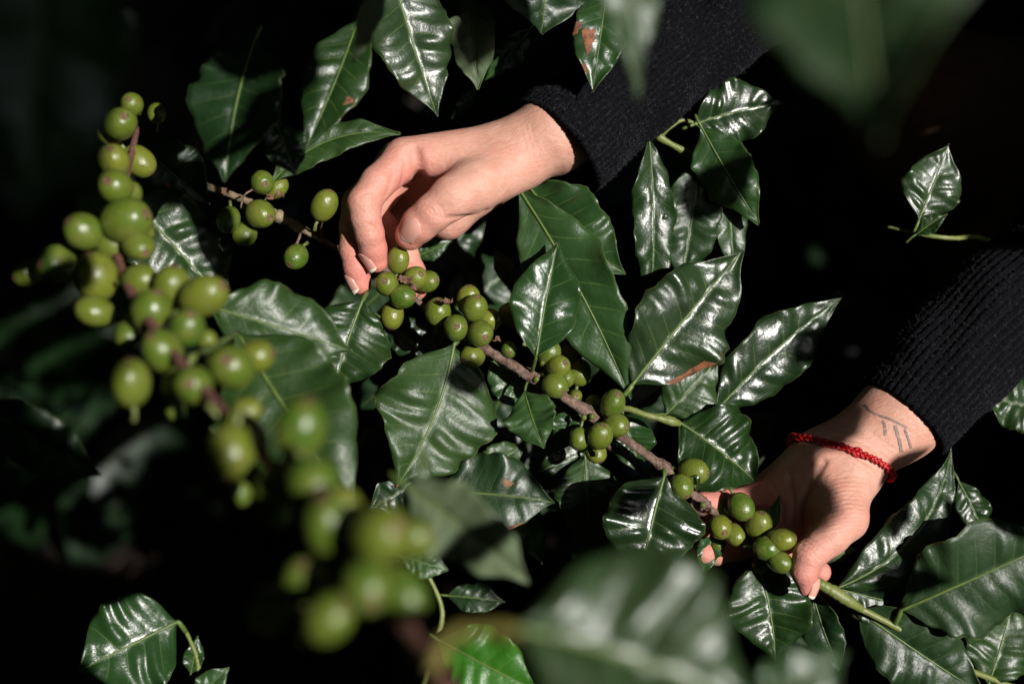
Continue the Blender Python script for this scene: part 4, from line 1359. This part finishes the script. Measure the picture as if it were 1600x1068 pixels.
def shrub(x, y, h, rad, nl, seed, label, name='coffee_shrub'):
    r_ = np.random.default_rng(seed)
    root = thing(name, (x, y, float(terrain(x, y))), label, 'coffee shrub', None)
    V1, F1 = tube([(0, 0, -.02), (.01, .02, h * .5), (.0, .04, h)], [.012, .009, .004], 8)
    obj('trunk', mesh_of('trunk', V1, F1, MAT['bark']), root)
    tw = []
    for b_ in range(11):
        z0 = h * (.15 + .8 * b_ / 11)
        a = b_ * 2.4 + r_.uniform(-.3, .3)
        ln = rad * (1.1 - .5 * b_ / 11)
        e = np.array([math.cos(a), math.sin(a), .12])
        pts = [np.array([0, .03 * z0 / h, z0]), np.array([0, .03, z0]) + e * ln * .5 + [0, 0, .02], np.array([0, .03, z0]) + e * ln - [0, 0, .04]]
        tw.append(tube(spline(np.array(pts), 8), np.linspace(.004, .0015, 8), 6))
        C_ = spline(np.array(pts), 40)
        for l_ in range(nl // 11):
            c_ = C_[r_.integers(8, 40)]
            dr = nrm(np.array([r_.normal(), r_.normal(), -.5 + .5 * r_.normal()]) + e * .6)
            nn_ = nrm(np.array([r_.normal() * .5, r_.normal() * .5 - .2, 1]))
            s_ = nrm(np.cross(nn_, dr))
            nn_ = np.cross(dr, s_)
            sc_ = r_.uniform(.08, .15)
            o = obj('leaf', shrub_leaf[r_.integers(0, 5)], root)
            m_ = Matrix([[dr[k_] * sc_, s_[k_] * sc_, nn_[k_] * sc_, c_[k_]] for k_ in range(3)] + [[0, 0, 0, 1]])
            o.matrix_local = m_
    Vt, Ft = join(tw)
    obj('branches', mesh_of('branches', Vt, Ft, MAT['bark']), root)


shrub(-.25, 1.7, 1.45, .42, 250, 31, 'dark coffee shrub in deep shade behind the upper left cherries')
shrub(.05, 1.45, 1.25, .40, 250, 32, 'dark coffee shrub in deep shade behind the held branch')
shrub(.62, 1.0, 1.15, .36, 250, 33, 'dark coffee shrub in deep shade between the two black sleeves')

# ------------------------------------------------------------------ shade tree towards the sun: unseen leaves added to shape the dappled light
lit = np.vstack(LIT)
Lx = nrm(np.cross([0, 1, 0], LDIR))
Ly = np.cross(LDIR, Lx)
CELL = 0.004
GX0, GY0, NX, NY = -1.1, -1.0, 650, 560
occ = np.zeros((NX, NY), bool)
SHADE = [  # px, py, z, half length px, half width px, angle: unseen leaves added to darken chosen spots
    (1225, 775, 0, 66, 40, 60), (1232, 716, 0, 50, 26, 35), (1318, 648, 0, 80, 36, 45),
    (1404, 728, -.005, 54, 22, 32), (1392, 800, -.01, 46, 16, 75),
    (1100, 300, -.03, 55, 40, 60), (900, 780, -.04, 40, 24, 30), (835, 745, -.04, 30, 40, 80),
    (455, 110, .08, 60, 40, 60), (388, 80, .1, 75, 62, 0), (740, 50, 0, 60, 35, 80), (800, 30, -.05, 50, 30, 10),
    (1275, 535, -.035, 50, 28, 40), (1375, 905, -.015, 44, 26, 0), (1180, 420, -.03, 50, 34, 60),
    (1555, 380, -.04, 62, 22, -10),
    (90, 160, .45, 170, 85, 90),
    (100, 1060, -.05, 70, 40, -40), (250, 1080, -.05, 40, 20, 10), (660, 600, -.05, 40, 30, 0),
    (280, 290, -.04, 60, 45, 40), (350, 410, -.045, 40, 30, 60), (1225, 170, -.045, 30, 50, 80), (1480, 810, -.02, 40, 22, -50), (60, 700, .16, 60, 30, 40),
    (740, 840, .27, 90, 30, 42), (90, 440, .15, 45, 35, 60), (30, 400, .13, 40, 30, 60),
]


def lproj(p):
    p = np.atleast_2d(p)
    return np.stack([p @ Lx, p @ Ly], -1)


li_ = lproj(lit)
ii = ((li_[:, 0] - GX0) / CELL).astype(int)
jj = ((li_[:, 1] - GY0) / CELL).astype(int)
ok = (ii >= 0) & (ii < NX) & (jj >= 0) & (jj < NY)
occ[ii[ok], jj[ok]] = True


def dilate(a, n):
    for _ in range(n):
        b_ = a.copy()
        b_[1:] |= a[:-1]
        b_[:-1] |= a[1:]
        b_[:, 1:] |= a[:, :-1]
        b_[:, :-1] |= a[:, 1:]
        a = b_
    return a


occ = dilate(occ, 1)
gx_, gy_ = np.meshgrid(GX0 + CELL * (np.arange(NX) + .5), GY0 + CELL * (np.arange(NY) + .5), indexing='ij')
mask_parts = []
r = np.random.default_rng(77)


def mask_leaf(cx, cy, ln, wd, ang, hgt):
    c_ = Lx * cx + Ly * cy + LDIR * hgt
    d_ = Lx * math.cos(ang) + Ly * math.sin(ang)
    n_ = LDIR + r.normal(0, .12, 3)
    mask_parts.append(card_leaf(c_ - d_ * ln / 2, d_, n_, ln, wd, .06))


for (px, py, z, a_, b_, an) in SHADE:
    kx = W / 1600 * (D - z) / D
    c_ = lproj(at(px, py, z))[0]
    mask_leaf(c_[0], c_[1], 2 * a_ * kx, 2 * b_ * kx, math.radians(an), .72)
    ca, sa = math.cos(math.radians(an)), math.sin(math.radians(an))
    u = ((gx_ - c_[0]) * ca + (gy_ - c_[1]) * sa) / (a_ * kx)
    v = (-(gx_ - c_[0]) * sa + (gy_ - c_[1]) * ca) / (b_ * kx)
    occ &= ~((u * u + v * v) < 0.8)
cov = np.zeros_like(occ)
for (ln, wd, tries, tol) in ((.22, .10, 2600, .012), (.14, .06, 5000, .02), (.08, .038, 9000, .05), (.045, .022, 18000, .10), (.026, .014, 30000, .10)):
    for _ in range(tries):
        i, j = r.integers(0, NX), r.integers(0, NY)
        if occ[i, j] or cov[i, j]:
            continue
        an = r.uniform(0, 3.14)
        cx, cy = gx_[i, j], gy_[i, j]
        k_ = int(ln / 2 / CELL) + 1
        i0, i1, j0, j1 = max(0, i - k_), min(NX, i + k_), max(0, j - k_), min(NY, j + k_)
        u = (gx_[i0:i1, j0:j1] - cx) * math.cos(an) + (gy_[i0:i1, j0:j1] - cy) * math.sin(an)
        v = -(gx_[i0:i1, j0:j1] - cx) * math.sin(an) + (gy_[i0:i1, j0:j1] - cy) * math.cos(an)
        m_ = (u / (ln / 2)) ** 2 + (v / (wd / 2)) ** 2 < 1
        if (occ[i0:i1, j0:j1] & m_).sum() > tol * m_.sum():
            continue
        cov[i0:i1, j0:j1] |= (u / (ln / 2)) ** 2 + (v / (wd / 2)) ** 2 < .62
        mask_leaf(cx, cy, ln, wd, an, r.uniform(1.0, 1.3))
print('LEAVES', len(mask_parts), 'covered', cov.sum() / (~occ).sum())
shell_leaves = []
for _ in range(8000):                          # added to keep sky light out: grove all round
    v = nrm(r.normal(0, 1, 3))
    pl = v * r.uniform(2.1, 2.8)
    q_ = lproj(pl)[0]
    if pl @ LDIR > 0 and -1.1 < q_[0] < 1.5 and -1.0 < q_[1] < 1.24:
        continue
    nn_ = nrm(-pl + r.normal(0, .8, 3))
    shell_leaves.append(card_leaf(pl, nrm(np.cross(nn_, r.normal(0, 1, 3))), nn_, r.uniform(.28, .45), r.uniform(.16, .26), .1))
V, F = join(shell_leaves)
gv = obj('sky_block_leaves', mesh_of('sky_block_leaves', to_world(V), F, MAT['deep'], uv=np.zeros((len(V), 2)) + .5), kind='stuff')
tb = to_world(LDIR * 1.3 + Lx * 1.25) * [1, 1, 0]
tb[2] = float(terrain(tb[0], tb[1]))
mask = thing('shade_mask', tb, 'unseen tree arching over the coffee shrub beside the photographer', 'mask')
V, F = join(mask_parts)
obj('mask_leaves', mesh_of('mask_leaves', rel(mask, V), F, MAT['deep'], uv=np.zeros((len(V), 2)) + .5), mask, kind='stuff')
tr_p = [np.array([0, 0, -.1])] + [to_world(p) - tb for p in (LDIR * 1.25 + Lx * 1.1 - Ly * .1, LDIR * 1.2 + Lx * .95 + Ly * .35, LDIR * 1.15 + Lx * .45 + Ly * .75)]
Vt, Ft = tube(spline(np.array(tr_p), 24), np.linspace(.06, .012, 24), 10)
obj('trunk', mesh_of('trunk', Vt, Ft, MAT['bark']), mask)  # made-up stem for the added shading leaves
bpy.context.view_layer.update()
for o in COL.objects:
    if '_loc' in o:
        del o['_loc']
